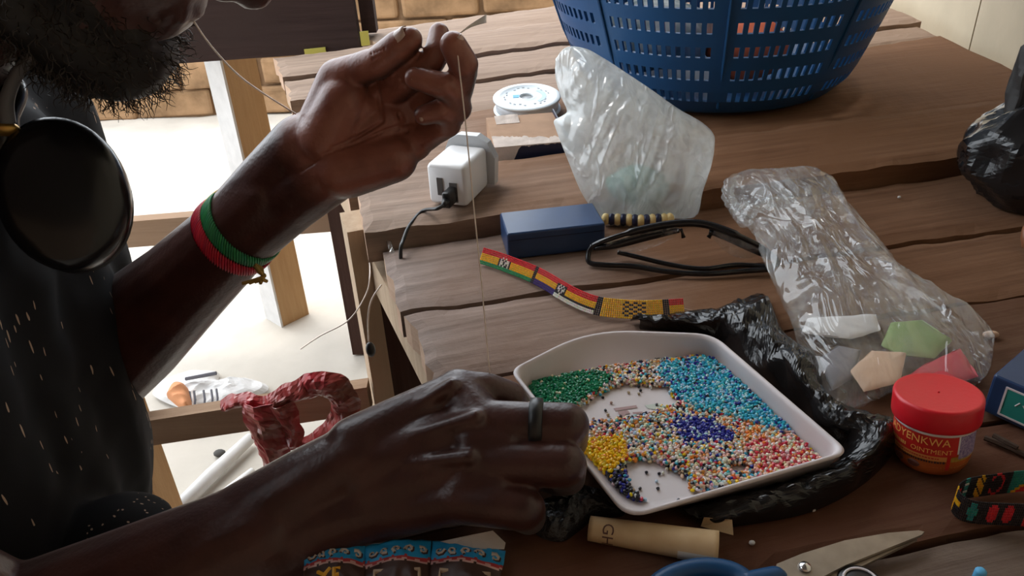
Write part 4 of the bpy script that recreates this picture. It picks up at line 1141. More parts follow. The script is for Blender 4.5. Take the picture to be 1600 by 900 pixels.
# ---------------------------------------------------------------- tray of beads
RIMZ, FLZ = .023, .0062
rim_px = [(801, 579), (922, 517), (1112, 524), (1322, 706), (982, 806)]
flo_px = [(819, 606), (938, 576), (1110, 558), (1294, 734), (986, 792)]
rimP = [T(x, y, RIMZ) for x, y in rim_px]; floP = [T(x, y, FLZ) for x, y in flo_px]
TC = sum(rimP, Vector()) / 5
tray_o = thing('bead_tray', (TC.x, TC.y, 0.002), 'shallow white plastic tray full of coloured seed beads', 'tray')
RC = [.010, .034, .014, .010, .013]
def ring_of(poly, inset, z, n=9, m=10):
    out = []; N_ = len(poly); cs = []
    for i in range(N_):
        p, q, r_ = poly[i - 1], poly[i], poly[(i + 1) % N_]
        a = (p - q).normalized(); b_ = (r_ - q).normalized(); bis = (a + b_).normalized(); sn = math.sqrt(max(1e-6, (1 - a.dot(b_)) / 2))
        cs.append((q + bis * (inset / sn), a, b_))
    for i in range(N_):
        c0, a, b_ = cs[i]; rr = RC[i]; c1, a2, _b = cs[(i + 1) % N_]; r2 = RC[(i + 1) % N_]
        for k in range(n):
            t = k / (n - 1); out.append(lerp(lerp(c0 + a * rr, c0, t), lerp(c0, c0 + b_ * rr, t), t))
        st_, en = c0 + b_ * rr, c1 + a2 * r2
        for k in range(1, m): out.append(lerp(st_, en, k / m))
    return [Vector((p.x, p.y, z)) for p in out]
ro, rf = ring_of(rimP, 0, RIMZ), ring_of(floP, 0, FLZ)
def mixr(t, z, base=None): return [Vector((lerp(a.x, b_.x, t), lerp(a.y, b_.y, t), z)) for a, b_ in zip(rf, ro)]
rings = [mixr(-.02, .0022), mixr(.22, .0036), mixr(1.0, RIMZ - .003)] + [[Vector((p.x, p.y, z_)) for p in ring_of(rimP, q, 0)] for q, z_ in ((-.0014, RIMZ - .0012), (-.0018, RIMZ), (-.0008, RIMZ + .0009), (.0006, RIMZ + .0004), (.0018, RIMZ - .0018))]
rings += [mixr(.62, .0148), mixr(.20, .0075), mixr(.05, FLZ + .0002), mixr(-.06, FLZ)]
m_ = len(rings[0]); k = MB(); vs = [p for r_ in rings for p in r_]; fs = []
for i in range(len(rings) - 1):
    for j in range(m_): fs.append((i * m_ + j, i * m_ + (j + 1) % m_, (i + 1) * m_ + (j + 1) % m_, (i + 1) * m_ + j))
fs.append(tuple(range(m_ - 1, -1, -1))); fs.append(tuple((len(rings) - 1) * m_ + j for j in range(m_)))
k.add(vs, fs); obj('tray_body', k, M['tray'], tray_o, True)
# faint printed marks on the tray floor
k = MB()
ZT = FLZ + .0004
def quad_px(l): return [T(x, y, ZT) for x, y in l]
for l in ([(958, 638), (994, 633), (996, 637), (962, 642)], [(965, 643), (980, 640), (985, 646), (968, 648)], [(969, 649), (978, 646), (975, 653), (970, 653)], [(988, 644), (1004, 643), (1003, 646), (990, 647)]):
    k.add(quad_px(l), [(0, 1, 2, 3)])
obj('printed_mark', k, mat('print_mauve', (0.36, 0.22, 0.21), 0.5), tray_o)
k = MB(); k.add(quad_px([(1007, 633), (1030, 630), (1040, 634), (1026, 640), (1012, 638)]), [(0, 1, 2, 3, 4)]); obj('printed_mark', k, mat('print_sage', (0.48, 0.52, 0.46), 0.5), tray_o)
# beads
def inpoly(x, y, pl):
    r_ = False; n = len(pl)
    for i in range(n):
        x1, y1 = pl[i]; x2, y2 = pl[i - 1]
        if (y1 > y) != (y2 > y) and x < (x2 - x1) * (y - y1) / (y2 - y1) + x1: r_ = not r_
    return r_
WH, CR, LB, TQ, NV, BK, OR, YL, RD, PK, GR, TN, MR = ((.80, .78, .74), (.78, .66, .48), (.38, .62, .70), (.03, .40, .56), (.015, .02, .28), (.012, .012, .02), (.75, .25, .04), (.85, .52, .0), (.55, .02, .05), (.80, .42, .36), (.0, .20, .09), (.48, .36, .24), (.10, .012, .015))
MIX = [(WH, 12), (CR, 12), (LB, 8), (TQ, 3), (NV, 4), (BK, 7), (OR, 7), (YL, 4), (RD, 3), (PK, 6), (TN, 8)]
def pick(l):
    t = random.uniform(0, sum(w_ for _, w_ in l))
    for c_, w_ in l:
        t -= w_
        if t <= 0: return c_
    return l[-1][0]
bare1 = [(893, 642), (918, 624), (948, 606), (972, 597), (1010, 598), (1052, 604), (1050, 616), (1072, 628), (1040, 640), (1008, 650), (968, 656), (930, 662), (900, 668)]
bare2 = [(972, 722), (1000, 716), (1030, 722), (1076, 742), (1086, 766), (1080, 778), (1030, 790), (1000, 782), (982, 762)]
bare3 = [(1132, 728), (1160, 722), (1182, 732), (1160, 742), (1138, 740)]
z_green = [(826, 606), (850, 594), (900, 588), (944, 590), (946, 602), (915, 618), (890, 638), (860, 644), (828, 640)]
z_turq = [(1030, 580), (1060, 572), (1112, 566), (1160, 605), (1215, 652), (1240, 674), (1200, 668), (1150, 650), (1100, 640), (1058, 622), (1050, 600)]
z_navy = [(1050, 662), (1080, 654), (1120, 662), (1150, 680), (1140, 690), (1090, 694), (1052, 684)]
z_yel = [(900, 700), (925, 692), (972, 694), (974, 716), (952, 740), (925, 742), (906, 722)]
z_blk = [(925, 742), (952, 740), (975, 730), (985, 760), (1002, 780), (1012, 796), (960, 790)]
z_red = [(1170, 696), (1240, 690), (1290, 730), (1250, 752), (1190, 746)]
z_or = [(1130, 664), (1200, 668), (1215, 690), (1170, 694), (1135, 684)]
def bead_zone(x, y):
    x += random.gauss(0, 5); y += random.gauss(0, 3.5)
    if inpoly(x, y, z_green): return 'green', [(GR, 30), (CR, 1)]
    if inpoly(x, y, z_turq): return 'turquoise', [(TQ, 26), (LB, 8), (NV, 3), (WH, 1), (BK, 2)]
    if inpoly(x, y, z_navy): return 'blue', [(NV, 30), (WH, 2), (LB, 3)]
    if inpoly(x, y, z_yel): return 'yellow', [(YL, 40), (OR, 3)]
    if inpoly(x, y, z_blk): return 'black', [(BK, 30), (NV, 8), (WH, 2), (YL, 2)]
    if inpoly(x, y, z_red): return 'red', [(RD, 16), (PK, 14), (CR, 9), (WH, 5), (OR, 6)]
    if inpoly(x, y, z_or): return 'mixed', [(OR, 14), (CR, 10), (PK, 5), (LB, 5), (BK, 2)]
    return 'mixed', MIX
# unit bead: short barrel
def bead_geo(n=7):
    prof = [(.55, -.5), (1.0, -.28), (1.0, .28), (.55, .5)]
    vs = [(r_ * math.cos(2 * math.pi * i / n), r_ * math.sin(2 * math.pi * i / n), z_) for r_, z_ in prof for i in range(n)]
    fs = [(q * n + i, q * n + (i + 1) % n, (q + 1) * n + (i + 1) % n, (q + 1) * n + i) for q in range(3) for i in range(n)]
    fs += [tuple(range(n - 1, -1, -1)), tuple(3 * n + i for i in range(n))]
    return vs, fs
BV, BFc = bead_geo()
def put_bead(mb, p, ax, r, l, col):
    ax = Vector(ax).normalized(); a = ax.orthogonal().normalized(); b_ = ax.cross(a)
    mb.cur = tuple(c_ * random.uniform(.8, 1.12) for c_ in col)
    mb.add([p + a * (x * r) + b_ * (y * r) + ax * (z_ * l) for x, y, z_ in BV], BFc)
heaps = {}
_xs = [p.x for p in rf]; _ys = [p.y for p in rf]
def floor_uv(u, v_): return Vector((lerp(min(_xs), max(_xs), u), lerp(min(_ys), max(_ys), v_), FLZ))
inner = [(p.x, p.y) for p in ring_of(floP, .0008, 0)]
heights = {}
cnt = 0
for it in range(60000):
    p = floor_uv(random.random(), random.random())
    if not inpoly(p.x, p.y, inner): continue
    x, y = proj((p.x, p.y, .008))
    jx, jy = x + random.gauss(0, 2.5), y + random.gauss(0, 2)
    if inpoly(jx, jy, bare1) or inpoly(jx, jy, bare2) or inpoly(jx, jy, bare3): continue
    key = (int(p.x / .0019), int(p.y / .0019))
    zn, pal = bead_zone(x, y)
    mx = 4 if zn in ('green', 'yellow', 'turquoise', 'red') else 3
    hgt = heights.get(key, 0)
    if hgt >= mx: continue
    heights[key] = hgt + 1
    zz = FLZ + .0011 + hgt * .0011 + random.uniform(0, .0005)
    ax = Vector((random.gauss(0, 1), random.gauss(0, 1), random.gauss(0, .9)))
    put_bead(heaps.setdefault(zn, MB()), Vector((p.x, p.y, zz)), ax, random.uniform(.00095, .0011), random.uniform(.0021, .0028), pick(pal)); cnt += 1
names = {'green': 'heap of green seed beads in the far left of the tray', 'turquoise': 'drift of turquoise seed beads along the right wall of the tray', 'blue': 'patch of royal blue seed beads in the middle of the tray',
         'yellow': 'heap of yellow seed beads beside the fingers in the tray', 'black': 'black seed beads in the near left corner of the tray', 'red': 'red and pink seed beads at the near right of the tray', 'mixed': 'mixed multicoloured seed beads spread across the tray'}
for zn, mb in heaps.items(): tag(obj(zn + '_beads', mb, M['beads']), names[zn], 'beads', kind='stuff')
for (x, y, c_) in ((942, 621, BK), (946, 641, BK), (955, 629, TN), (982, 613, TN), (998, 615, TN), (950, 648, TN), (1001, 610, BK), (914, 648, GR), (927, 654, TN), (1026, 632, BK), (1010, 738, BK), (1030, 740, BK), (1036, 739, WH), (1000, 763, BK), (1026, 752, LB), (1028, 763, BK), (1060, 781, BK), (983, 599, RD), (1034, 634, YL)):
    q = MB(); put_bead(q, T(x, y, FLZ + .0009), (random.gauss(0, 1), random.gauss(0, 1), .1), .0009, .0019, c_)
    dk = c_ in (BK, GR); far = y < 690
    cn_ = ('black' if c_ is BK else 'dark green') if dk else ('red' if c_ is RD else 'yellow' if c_ is YL else 'tan' if c_ is TN else 'pale')
    wh_ = 'larger bare patch at the back of the tray' if far else 'smaller bare patch at the front of the tray'
    tag(obj('seed_bead', q, M['beads']), 'stray %s seed bead on the %s' % (cn_, wh_), 'bead', 'stray %s beads, %s' % (cn_, 'back patch' if far else 'front patch'))
# beads being threaded, on the ring finger side of the hand
ts = thing('threaded_beads', P(822, 634, .449), 'short row of yellow and green beads on thread above the near hand', 'beads')
for i in range(9):
    q = MB(); put_bead(q, P(806 + i * 4.2, 634 - (i % 3) * 1.5, .447), _U * .9 + _R * .3, .0013, .0026, (GR, CR, YL, CR, GR, TN, CR, YL, GR)[i]); obj('bead', q, M['beads'], ts)

# ---------------------------------------------------------------- loom bracelets
def band(path, wvec, rows, cols, colf, r=None):
    S = spline(path, 16); ln = [0]
    for a, b_ in zip(S[:-1], S[1:]): ln.append(ln[-1] + (b_ - a).length)
    WS = spline(wvec, 16)
    mb = MB(); Ltot = ln[-1]
    for i in range(cols):
        t = Ltot * (i + .5) / cols; j = max(q for q in range(len(ln)) if ln[q] <= t); j = min(j, len(S) - 2)
        u = (t - ln[j]) / max(ln[j + 1] - ln[j], 1e-9); p = lerp(S[j], S[j + 1], u); w_ = lerp(WS[j], WS[j + 1], u)
        tg = (S[j + 1] - S[j]).normalized(); nn = tg.cross(w_).normalized()
        pitch = Ltot / cols; bw = w_.length / rows
        for r_ in range(rows):
            c_ = colf(i, r_)
            mb.cur = tuple(v_ * random.uniform(.85, 1.1) for v_ in c_)
            q = p + w_ * ((r_ + .5) / rows - .5); a = tg * (pitch * .5); b2 = nn * (pitch * .45); wv = w_.normalized() * (bw * .96)
            mb.add([q + a * x + b2 * y + wv * (z_ * .98) for x, y, z_ in BV], BFc)
    return mb
R_, Y_, G_, K_, W_, V_, T_ = (.62, .02, .03), (.80, .42, .01), (.02, .26, .10), (.015, .012, .015), (.72, .68, .62), (.05, .02, .16), (.02, .26, .22)
RW = 9
M1 = {(0, 4), (0, 5), (1, 3), (1, 4), (1, 6), (2, 2), (2, 5), (3, 3), (3, 4), (3, 6), (4, 4), (4, 5)}
def colf1(i, r):      # r: 0 near/lower edge .. 8 far/upper edge
    if i < 12: base = (G_ if r < 2 else (Y_ if r < 6 else R_))
    elif i < 20:
        if (i - 13, r) in M1 or (i in (13, 18) and 2 <= r <= 5): return W_
        base = K_ if 2 <= r <= 5 else (R_ if r > 5 else G_)
    elif i < 36: base = (G_ if r < 2 else (Y_ if r < 6 else R_))
    elif i < 38: return K_
    elif i < 54: base = (V_ if r < 3 else (Y_ if r < 6 else R_))
    elif i < 61:
        if (i - 55, r) in M1: return W_
        base = K_ if 2 <= r <= 6 else (R_ if r > 6 else W_)
    elif i < 80: base = (W_ if r < 2 else (K_ if r < 3 else (Y_ if r < 6 else R_)))
    elif i < 83: return K_
    elif i < 112:
        if 93 <= i <= 103 and (i + r * 2) % 4 in (0, 1) and 1 <= r <= 7: return K_
        base = Y_
    elif i < 115: return K_
    else: base = (Y_ if 2 <= r < 6 else (R_ if r >= 6 else (K_ if i % 2 else Y_)))
    return base
ctr = [(752, 399), (775, 406), (800, 415), (828, 426), (852, 438), (880, 455), (905, 468), (930, 477), (955, 481), (1000, 484), (1035, 483), (1069, 481)]
path = [T(x, y, .0088) for x, y in ctr]
wv = []
for i in range(len(ctr)):
    t = (path[min(i + 1, len(path) - 1)] - path[max(i - 1, 0)]).normalized(); nrm = Vector((-t.y, t.x, 0))
    wv.append((nrm * (.0085 if i < 7 else .0105) + Vector((0, 0, .0125 if i < 7 else .0112))))
tag(obj('loom_bracelet', band(path, wv, RW, 122, colf1), M['loom']), 'long beaded band in red, yellow and green across the middle boards', 'bracelet')
k = MB(); k.tube(spline([T(1069, 483, .006), T(1100, 489, .002), T(1135, 490, .002)]), .0007, 5); tag(obj('loose_thread', k, M['thread_d']), 'loose tan thread end trailing from the long beaded band', 'thread')
# standing bracelet at the right
def colf2(i, r):
    if i < 8: return K_
    def blob(c, rr, w_): return (i - c) ** 2 / w_ ** 2 + (r - 4) ** 2 / rr ** 2 < 1
    if i < 40:      # front run
        if i < 12: return Y_ if (r > 6 and i < 11) or (3 < r < 6 and i > 8) else K_
        for c, col in ((16, T_),):
            if blob(c, 3.6, 2.3): return col
        if blob(24, 3.6, 3.2) and not (abs(i - 24) < 1 and r > 5): return R_
        if blob(31, 3.2, 2.8): return R_
        return K_
    return K_
fp = [(1640, 818), (1600, 812), (1560, 810), (1525, 808), (1505, 804), (1492, 796), (1487, 786), (1492, 776), (1508, 769), (1540, 764), (1580, 759), (1640, 752)]
path = [T(x, y + 10, .002) + Vector((0, 0, .008)) for x, y in fp]
CF = {}
def colf3(i, r):      # i from the near run (right) round to the far run
    if i < 14: return (T_ if r > 5 else (Y_ if r > 2 else R_))
    if i < 18: return K_
    if (i - 22) ** 2 / 9 + (r - 4) ** 2 / 12 < 1: return R_
    if (i - 30) ** 2 / 9 + (r - 4) ** 2 / 14 < 1: return R_
    if (i - 40) ** 2 / 5 + (r - 4) ** 2 / 14 < 1: return T_
    if 47 <= i <= 54 and (r in (4, 5) or i >= 52): return Y_
    if 57 <= i <= 60 and r < 6: return R_
    if 63 <= i <= 65: return T_ if r % 3 else W_
    if (i - 73) ** 2 / 9 + (r - 4) ** 2 / 20 < 1: return Y_ if (i + r) % 5 else K_
    if 3.5 < math.hypot((i - 83) * 1.0, (r - 4) * 1.1) < 10 and math.hypot((i - 83), (r - 4) * 1.1) < 4.6 and i > 79: return R_
    if i >= 92:
        d = (i - 96) * .45 - r
        return R_ if 0 < d < 4 else (Y_ if -1.2 < d <= 0 or 4 <= d < 4.8 else T_)
    return K_
tag(obj('loom_bracelet', band(path, [Vector((0, 0, .0165))] * len(path), 9, 118, colf3), M['loom']), 'black beaded bracelet with red, yellow and teal motifs standing near jar', 'bracelet')

# ---------------------------------------------------------------- milky bag standing by the basket
dB = 0.80
ol = [(868, 92), (885, 74), (915, 76), (945, 92), (985, 118), (1025, 145), (1060, 170), (1095, 190), (1114, 208), (1116, 228), (1110, 262), (1098, 300), (1088, 338), (1060, 346), (1020, 347), (985, 348), (950, 346), (928, 330), (908, 300), (892, 262), (880, 232), (868, 200), (866, 188), (880, 180), (886, 172), (876, 150), (868, 120)]
base_y = T(1000, 347).y
def bagpt(x, y, lean=0.10):
    # leans back a little: the further up, the further away
    yy = base_y + (348 - y) / 270 * lean
    d = ray(x, y); return _C + d * (yy / d.y)
bagn = Vector((0, -1, .35)).normalized()
mb = pillow([bagpt(x, y) for x, y in ol], bagn, .026, .030, rings=56, npts=280, wamp=.0026, wscale=34, seed=2.0, bulge=.55, flow=(0.45, .1, 1), fold=.0050, edge=.004)
mb.v = [(x, y, max(z, .003 + .002 * abs(nz((x, y, 0), 90)))) for x, y, z in mb.v]
tag(obj('plastic_bag', mb, M['bag_milky'], None, True), 'crumpled milky plastic bag standing in front of the blue basket', 'bag', 'plastic bags')
# a torn slit edge on that bag and contents
p0 = [bagpt(x, 338) for x in range(948, 1052, 8)]
ib = thing('bead_bracelet', p0[6] - Vector((0, 0.012, 0.006)), 'cream and navy bead bracelet at the foot of the milky bag', 'bracelet')
for i, x in enumerate(range(946, 1054, 9)):
    c_ = T(x, 342 - abs(i - 6) * .5, .008) + Vector((0, -.004, 0)); q = MB(); q.ell(c_, .0046, .0050, .0062, n=12, m=8); obj('bead', q, M['cream_bead'] if i % 2 == 0 or i > 9 else M['navy_bead'], ib, True)
lump('green_pouch', T(1005, 335, .012) + Vector((0, .042, .010)), .026, M['jade'], 'small green pouch inside the milky bag', 'pouch', 5, .7)

# ---------------------------------------------------------------- clear bag lying at the right
ol = [(1135, 300, .030), (1140, 278, .038), (1165, 268, .040), (1215, 264, .040), (1262, 262, .036), (1295, 275, .030), (1312, 298, .026), (1325, 322, .022), (1350, 352, .020), (1382, 390, .016), (1410, 425, .014), (1440, 455, .014), (1475, 478, .014), (1505, 500, .014), (1550, 518, .012), (1552, 545, .010), (1545, 580, .008), (1520, 600, .008), (1470, 590, .008), (1400, 610, .008), (1330, 640, .008), (1295, 640, .010), (1262, 585, .014), (1248, 545, .016), (1235, 500, .018), (1210, 445, .020), (1190, 400, .022), (1175, 355, .024), (1165, 342, .026), (1148, 332, .028)]
mb = pillow([T(x, y, z_) for x, y, z_ in ol], (0, -.12, 1), .019, .012, rings=60, npts=320, wamp=.0022, wscale=30, seed=6.0, bulge=.6, flow=(T(1450, 580) - T(1230, 300)), fold=.0045, edge=.004)
mb.v = [(x, y, max(z, .0028 + .002 * abs(nz((x, y, 0), 80)) + (.020 if G[6].y(x) + .003 < y < G[5].y(x) else 0))) for x, y, z in mb.v]
tag(obj('plastic_bag', mb, M['bag_clear'], None, True), 'clear plastic bag of small packets lying behind the red-lidded jar', 'bag', 'plastic bags')
# rolled rim at its mouth
k = MB(); k.tube(spline([T(x, y, z_) for x, y, z_ in ((1142, 282, .044), (1137, 305, .036), (1150, 328, .030), (1164, 346, .030), (1172, 330, .040), (1200, 318, .046), (1240, 318, .046), (1270, 330, .040))], 8), [.004 + .0025 * abs(math.sin(i * .9)) for i in range(57)], 8)
tag(obj('rolled_bag_rim', k, M['bag_clear'], None, True), 'rolled and twisted rim at the mouth of the clear bag', 'bag rim')
def packet(name, px, m, label, th_=.0025, z0=.008, seed=0):
    c_ = [T(x, y, z0) for x, y in px]; o_ = [lerp(c_[i], c_[(i + 1) % len(c_)], t) for i in range(len(c_)) for t in (.04, .5, .96)]
    mb_ = pillow(o_, (0, 0, 1), th_, .002, rings=10, npts=60, wamp=.0016, wscale=50, seed=seed, edge=.004)
    tag(obj(name, mb_, m, None, True), label, 'packet')
packet('packet', [(1408, 596), (1440, 572), (1500, 545), (1528, 588), (1470, 606)], M['redpk'], 'pinkish red packet inside the clear bag, behind the jar', seed=1)
packet('packet', [(1376, 540), (1392, 505), (1440, 500), (1488, 532), (1460, 560), (1410, 556)], M['greenpk'], 'olive green packet inside the clear bag', seed=2, z0=.010)
packet('packet', [(1328, 580), (1362, 548), (1416, 552), (1406, 598), (1350, 612)], M['peachpk'], 'peach coloured packet inside the clear bag', seed=3, z0=.011)
packet('packet', [(1252, 520), (1262, 497), (1368, 492), (1376, 516), (1330, 530)], M['whitepk'], 'white packet inside the upper part of the clear bag', seed=4)
packet('packet', [(1280, 560), (1310, 540), (1345, 548), (1335, 590), (1300, 610)], mat('grey_packet', (0.22, 0.21, 0.24), .4), 'grey packet at the near left inside the clear bag', seed=5)
# ---------------------------------------------------------------- black bag under the tray, crumpled up round its far and right sides
def crumple(p, s_, seed, amp): return amp * (ridge(p, s_, seed) + .55 * ridge(p, s_ * 2.2, seed + 4) + .3 * ridge(p, s_ * 4.5, seed + 8))
ctl = [  # outer edge pixel, crest pixel, crest height, inner pixel
    ((985, 502), (988, 508), .012, (1000, 514)), ((1060, 492), (1062, 502), .016, (1075, 520)), ((1115, 484), (1120, 500), .022, (1112, 525)), ((1150, 472), (1152, 492), .030, (1140, 548)),
    ((1195, 462), (1192, 490), .034, (1165, 575)), ((1225, 520), (1212, 540), .030, (1195, 600)), ((1275, 560), (1250, 560), .034, (1222, 625)), ((1290, 620), (1262, 600), .026, (1250, 648)),
    ((1330, 640), (1305, 645), .024, (1282, 680)), ((1390, 660), (1365, 662), .026, (1312, 705)), ((1398, 700), (1370, 700), .022, (1305, 722)), ((1350, 755), (1310, 745), .018, (1255, 742)),
    ((1265, 800), (1230, 780), .014, (1190, 760)), ((1150, 822), (1130, 808), .010, (1110, 784)), ((1110, 826), (1090, 815), .006, (1060, 795))]
NU, NVv = 150, 26
outs = spline([T(*c[0], .0012) for c in ctl], 12); cre = spline([T(*c[1], c[2]) for c in ctl], 12); inn = spline([T(*c[3], .0012) for c in ctl], 12)
k = MB(); vs = []; fs = []
n1 = len(outs)
for i in range(n1):
    for j in range(NVv + 1):
        t = j / NVv; a, b_, c_ = outs[i], cre[i], inn[i]
        p = lerp(lerp(a, b_, min(1, t * 2)), lerp(b_, c_, max(0, t * 2 - 1)), .5) if False else ((1 - t) ** 2 * a + 2 * t * (1 - t) * (b_ * 1.6 - (a + c_) * .3) + t * t * c_)
        e_ = math.sin(math.pi * t) ** .6
        w_ = crumple(p, 42, 3.0, .0042) * e_
        p = p + Vector((nz(p, 55, 2) * .005 * e_, nz(p, 55, 7) * .005 * e_, w_))
        p.z = max(p.z, .0012); vs.append(p)
for i in range(n1 - 1):
    for j in range(NVv): q = i * (NVv + 1) + j; fs.append((q, q + NVv + 1, q + NVv + 2, q + 1))
k.add(vs, fs); 
# flat part under the tray and the glinting tuft by the near hand
tuft = [T(x, y, .001) for x, y in ((835, 800), (870, 775), (915, 768), (960, 780), (975, 805), (930, 812), (905, 830), (880, 846), (850, 842), (830, 825))]
bagx = thing('black_bag', T(1250, 700, .0), 'crumpled black plastic bag spread under and around the bead tray', 'bag')
obj('crumpled_edge', k, M['black_film'], bagx).modifiers.new('s', 'SOLIDIFY').thickness = .0004
mb = pillow(tuft, (0, 0, 1), .010, .0005, rings=26, npts=120, wamp=.0032, wscale=85, seed=11)
mb.v = [(x, y, max(z, .001)) for x, y, z in mb.v]
obj('crumpled_tuft', mb, mat('glinting_black_film', (0.016, 0.017, 0.02), 0.2, 0.6, bump=0.9, bscale=320), bagx)
flat = [p for p in mixr(.12, 0)]; q = MB(); cF = sum(flat, Vector()) / len(flat); q.add([Vector((p.x, p.y, .0019)) for p in flat], [tuple(range(len(flat)))]); o = obj('flat_sheet', q, M['black_film'], bagx); o.modifiers.new('s', 'SOLIDIFY').thickness = .0006

# ---------------------------------------------------------------- black bag at the right edge
bc2 = T(1600, 330, .0)
kb = MB(); kb.ell((0, 0, 0), .062, .058, .050, n=72, m=48)
kb.v = [tuple(Vector(p) * (1 + .15 * ridge(p, 17, 4) + .08 * ridge(p, 36, 6)) + bc2 + Vector((.022, .030, .045))) for p in kb.v]
kb.v = [(x, y, max(z, .0012)) for x, y, z in kb.v]
bb2 = thing('knotted_black_bag', bc2 + Vector((.02, .03, .0)), 'full black plastic bag at the right edge, with upright neck', 'bag')
obj('bag_body', kb, M['black_film'], bb2)
kb = MB(); kb.bbox(bc2 + Vector((.030, .045, .110)), .075, .03, .075, .010, (1, .1, 0), (-.1, 1, 0), n=4)
kb2 = MB(); kb2.ell((0, 0, 0), .040, .012, .045, n=48, m=30)
kb2.v = [tuple(Vector((max(-.034, min(.034, x * 1.3)), y, max(-.04, min(.038, z * 1.3)))) * (1 + .10 * ridge((x, y, z), 45, 9)) + bc2 + Vector((.026, .050, .104))) for x, y, z in kb2.v]
obj('bag_neck', kb2, mat('black_film_dull', (0.028, 0.026, 0.025), 0.55, 0.4, bump=0.3), bb2)
k = MB(); c_ = T(1604, 392); k.tube(spline([c_ + Vector((0, 0, .004)), c_ + Vector((-.001, .004, .012)), c_ + Vector((.004, .010, .018)), c_ + Vector((.02, .012, .018))]), .0045, 8)
tag(obj('leather_strap', k, M['leather'], None, True), 'brown leather strap end below the right-hand black bag', 'strap')

# ---------------------------------------------------------------- eyeglasses
gl = thing('eyeglasses', T(1055, 395), 'black-framed eyeglasses lying between blue box and clear bag', 'eyeglasses')
ZG = .030
brow = [T(926, 384, .018), T(945, 376, .024), T(985, 363, .030), T(1030, 353, .034), T(1062, 349, .036), T(1090, 349, .036), T(1115, 354, .034), T(1150, 367, .030), T(1185, 384, .022), T(1205, 398, .014)]
k = MB(); k.tube(spline(brow, 6), [.0024] * 12 + [.0036] * 31 + [.0026] * 12, 8); obj('brow_bar', k, M['frame'], gl, True)
def lens(i0, i1, px):
    top = [brow[i] for i in range(i0, i1 + 1)]; bot = [T(x, y, z_) for x, y, z_ in px]
    S1, S2 = spline(top, 6), spline(bot, 6); n_ = 20; q = MB(); vs = []
    for i in range(n_ + 1):
        a = S1[int((len(S1) - 1) * i / n_)]; b_ = S2[int((len(S2) - 1) * i / n_)]
        for j in range(9): vs.append(lerp(a, b_, j / 8) + Vector((0, -.003 * math.sin(math.pi * j / 8), 0)))
    q.add(vs, [(i * 9 + j, (i + 1) * 9 + j, (i + 1) * 9 + j + 1, i * 9 + j + 1) for i in range(n_) for j in range(8)])
    o_ = obj('lens', q, M['lens'], gl, True); o_.modifiers.new('s', 'SOLIDIFY').thickness = .0012
    return S1, S2
lens(1, 4, ((948, 384, .019), (975, 392, .012), (1015, 386, .014), (1055, 368, .026)))
lens(6, 8, ((1112, 366, .026), (1135, 392, .014), (1165, 402, .010), (1186, 396, .014)))
# thick upper rims
k = MB(); k.tube(spline([T(930, 388, .016), T(960, 383, .020), T(1000, 372, .024), T(1040, 363, .028), T(1062, 360, .030)], 6), [.0020 + .0022 * math.sin(math.pi * i / 24) for i in range(25)], 8); obj('rim', k, M['frame'], gl, True)
k = MB(); k.tube(spline([T(1108, 362, .029), T(1140, 372, .025), T(1175, 388, .018), T(1205, 404, .012)], 6), [.0018 + .0022 * math.sin(math.pi * i / 18) for i in range(19)], 8); obj('rim', k, M['frame'], gl, True)
for x in (1064, 1110):
    k = MB(); k.tube([T(x, 358, .031), T(x + 2, 364, .027), T(x + (4 if x < 1100 else -3), 371, .023)], [.0015, .0012, .0022], 6); obj('nose_pad', k, M['frame'], gl, True)
k = MB(); k.tube(spline([T(926, 384, .018), T(920, 394, .012), T(921, 410, .005), T(945, 414, .0045), T(990, 416, .004), T(1040, 424, .004), T(1100, 428, .004), T(1160, 424, .004), T(1210, 420, .006)], 6), .0024, 8); obj('temple_arm', k, M['frame'], gl, True)
k = MB(); k.tube(spline([T(1205, 398, .014), T(1214, 408, .008), T(1205, 416, .005), T(1150, 414, .0045), T(1100, 420, .004), T(1050, 414, .004), T(990, 400, .006), T(965, 394, .008)], 6), .0022, 8); obj('temple_arm', k, M['frame'], gl, True)

# ---------------------------------------------------------------- rolled banknote
A, B = T(921, 824, .008), T(1122, 855, .008)
dn = (B - A); Ln = dn.length; dn.normalize(); sn_ = Vector((-dn.y, dn.x, 0))
note = thing('rolled_banknote', (A + B) / 2 - Vector((0, 0, .009)), 'rolled tan banknote lying in front of the bead tray', 'banknote')
k = MB(); vs = []; fs = []; n1, n2_ = 24, 56
def roll(t, a):
    r_ = lerp(.0058, .0082, t) * (1 + .05 * a / 6.28 * .0) + .00035 * a / 3
    sq = .85
    return A + dn * (Ln * t) + sn_ * (r_ * math.cos(a)) + Vector((0, 0, max(-.0072, r_ * math.sin(a) * sq) - .0004))
for i in range(n1 + 1):
    for j in range(n2_ + 1): vs.append(roll(i / n1, -1.2 + 12.0 * j / n2_))
for i in range(n1):
    for j in range(n2_): q = i * (n2_ + 1) + j; fs.append((q, q + n2_ + 1, q + n2_ + 2, q + 1))
k.add(vs, fs); o = obj('note_paper', k, M['note'], note, True)
o.modifiers.new('s', 'SOLIDIFY').thickness = .0003
def on_roll(u, a, dr=.0006):
    r_ = lerp(.0058, .0082, u / Ln) + .00035 * (a + 6.283) / 3 + dr
    return A + dn * u + sn_ * (r_ * math.cos(a)) + Vector((0, 0, r_ * math.sin(a) * .85 - .0006))
q = MB(); vs = []
for i in range(12):
    for j in range(14): vs.append(on_roll(Ln * (.70 + .30 * i / 11), 1.2 + 3.0 * j / 13, .0004))
q.add(vs, [(i * 14 + j, (i + 1) * 14 + j, (i + 1) * 14 + j + 1, i * 14 + j + 1) for i in range(11) for j in range(13)]); obj('pale_margin', q, M['note_pale'], note, True)
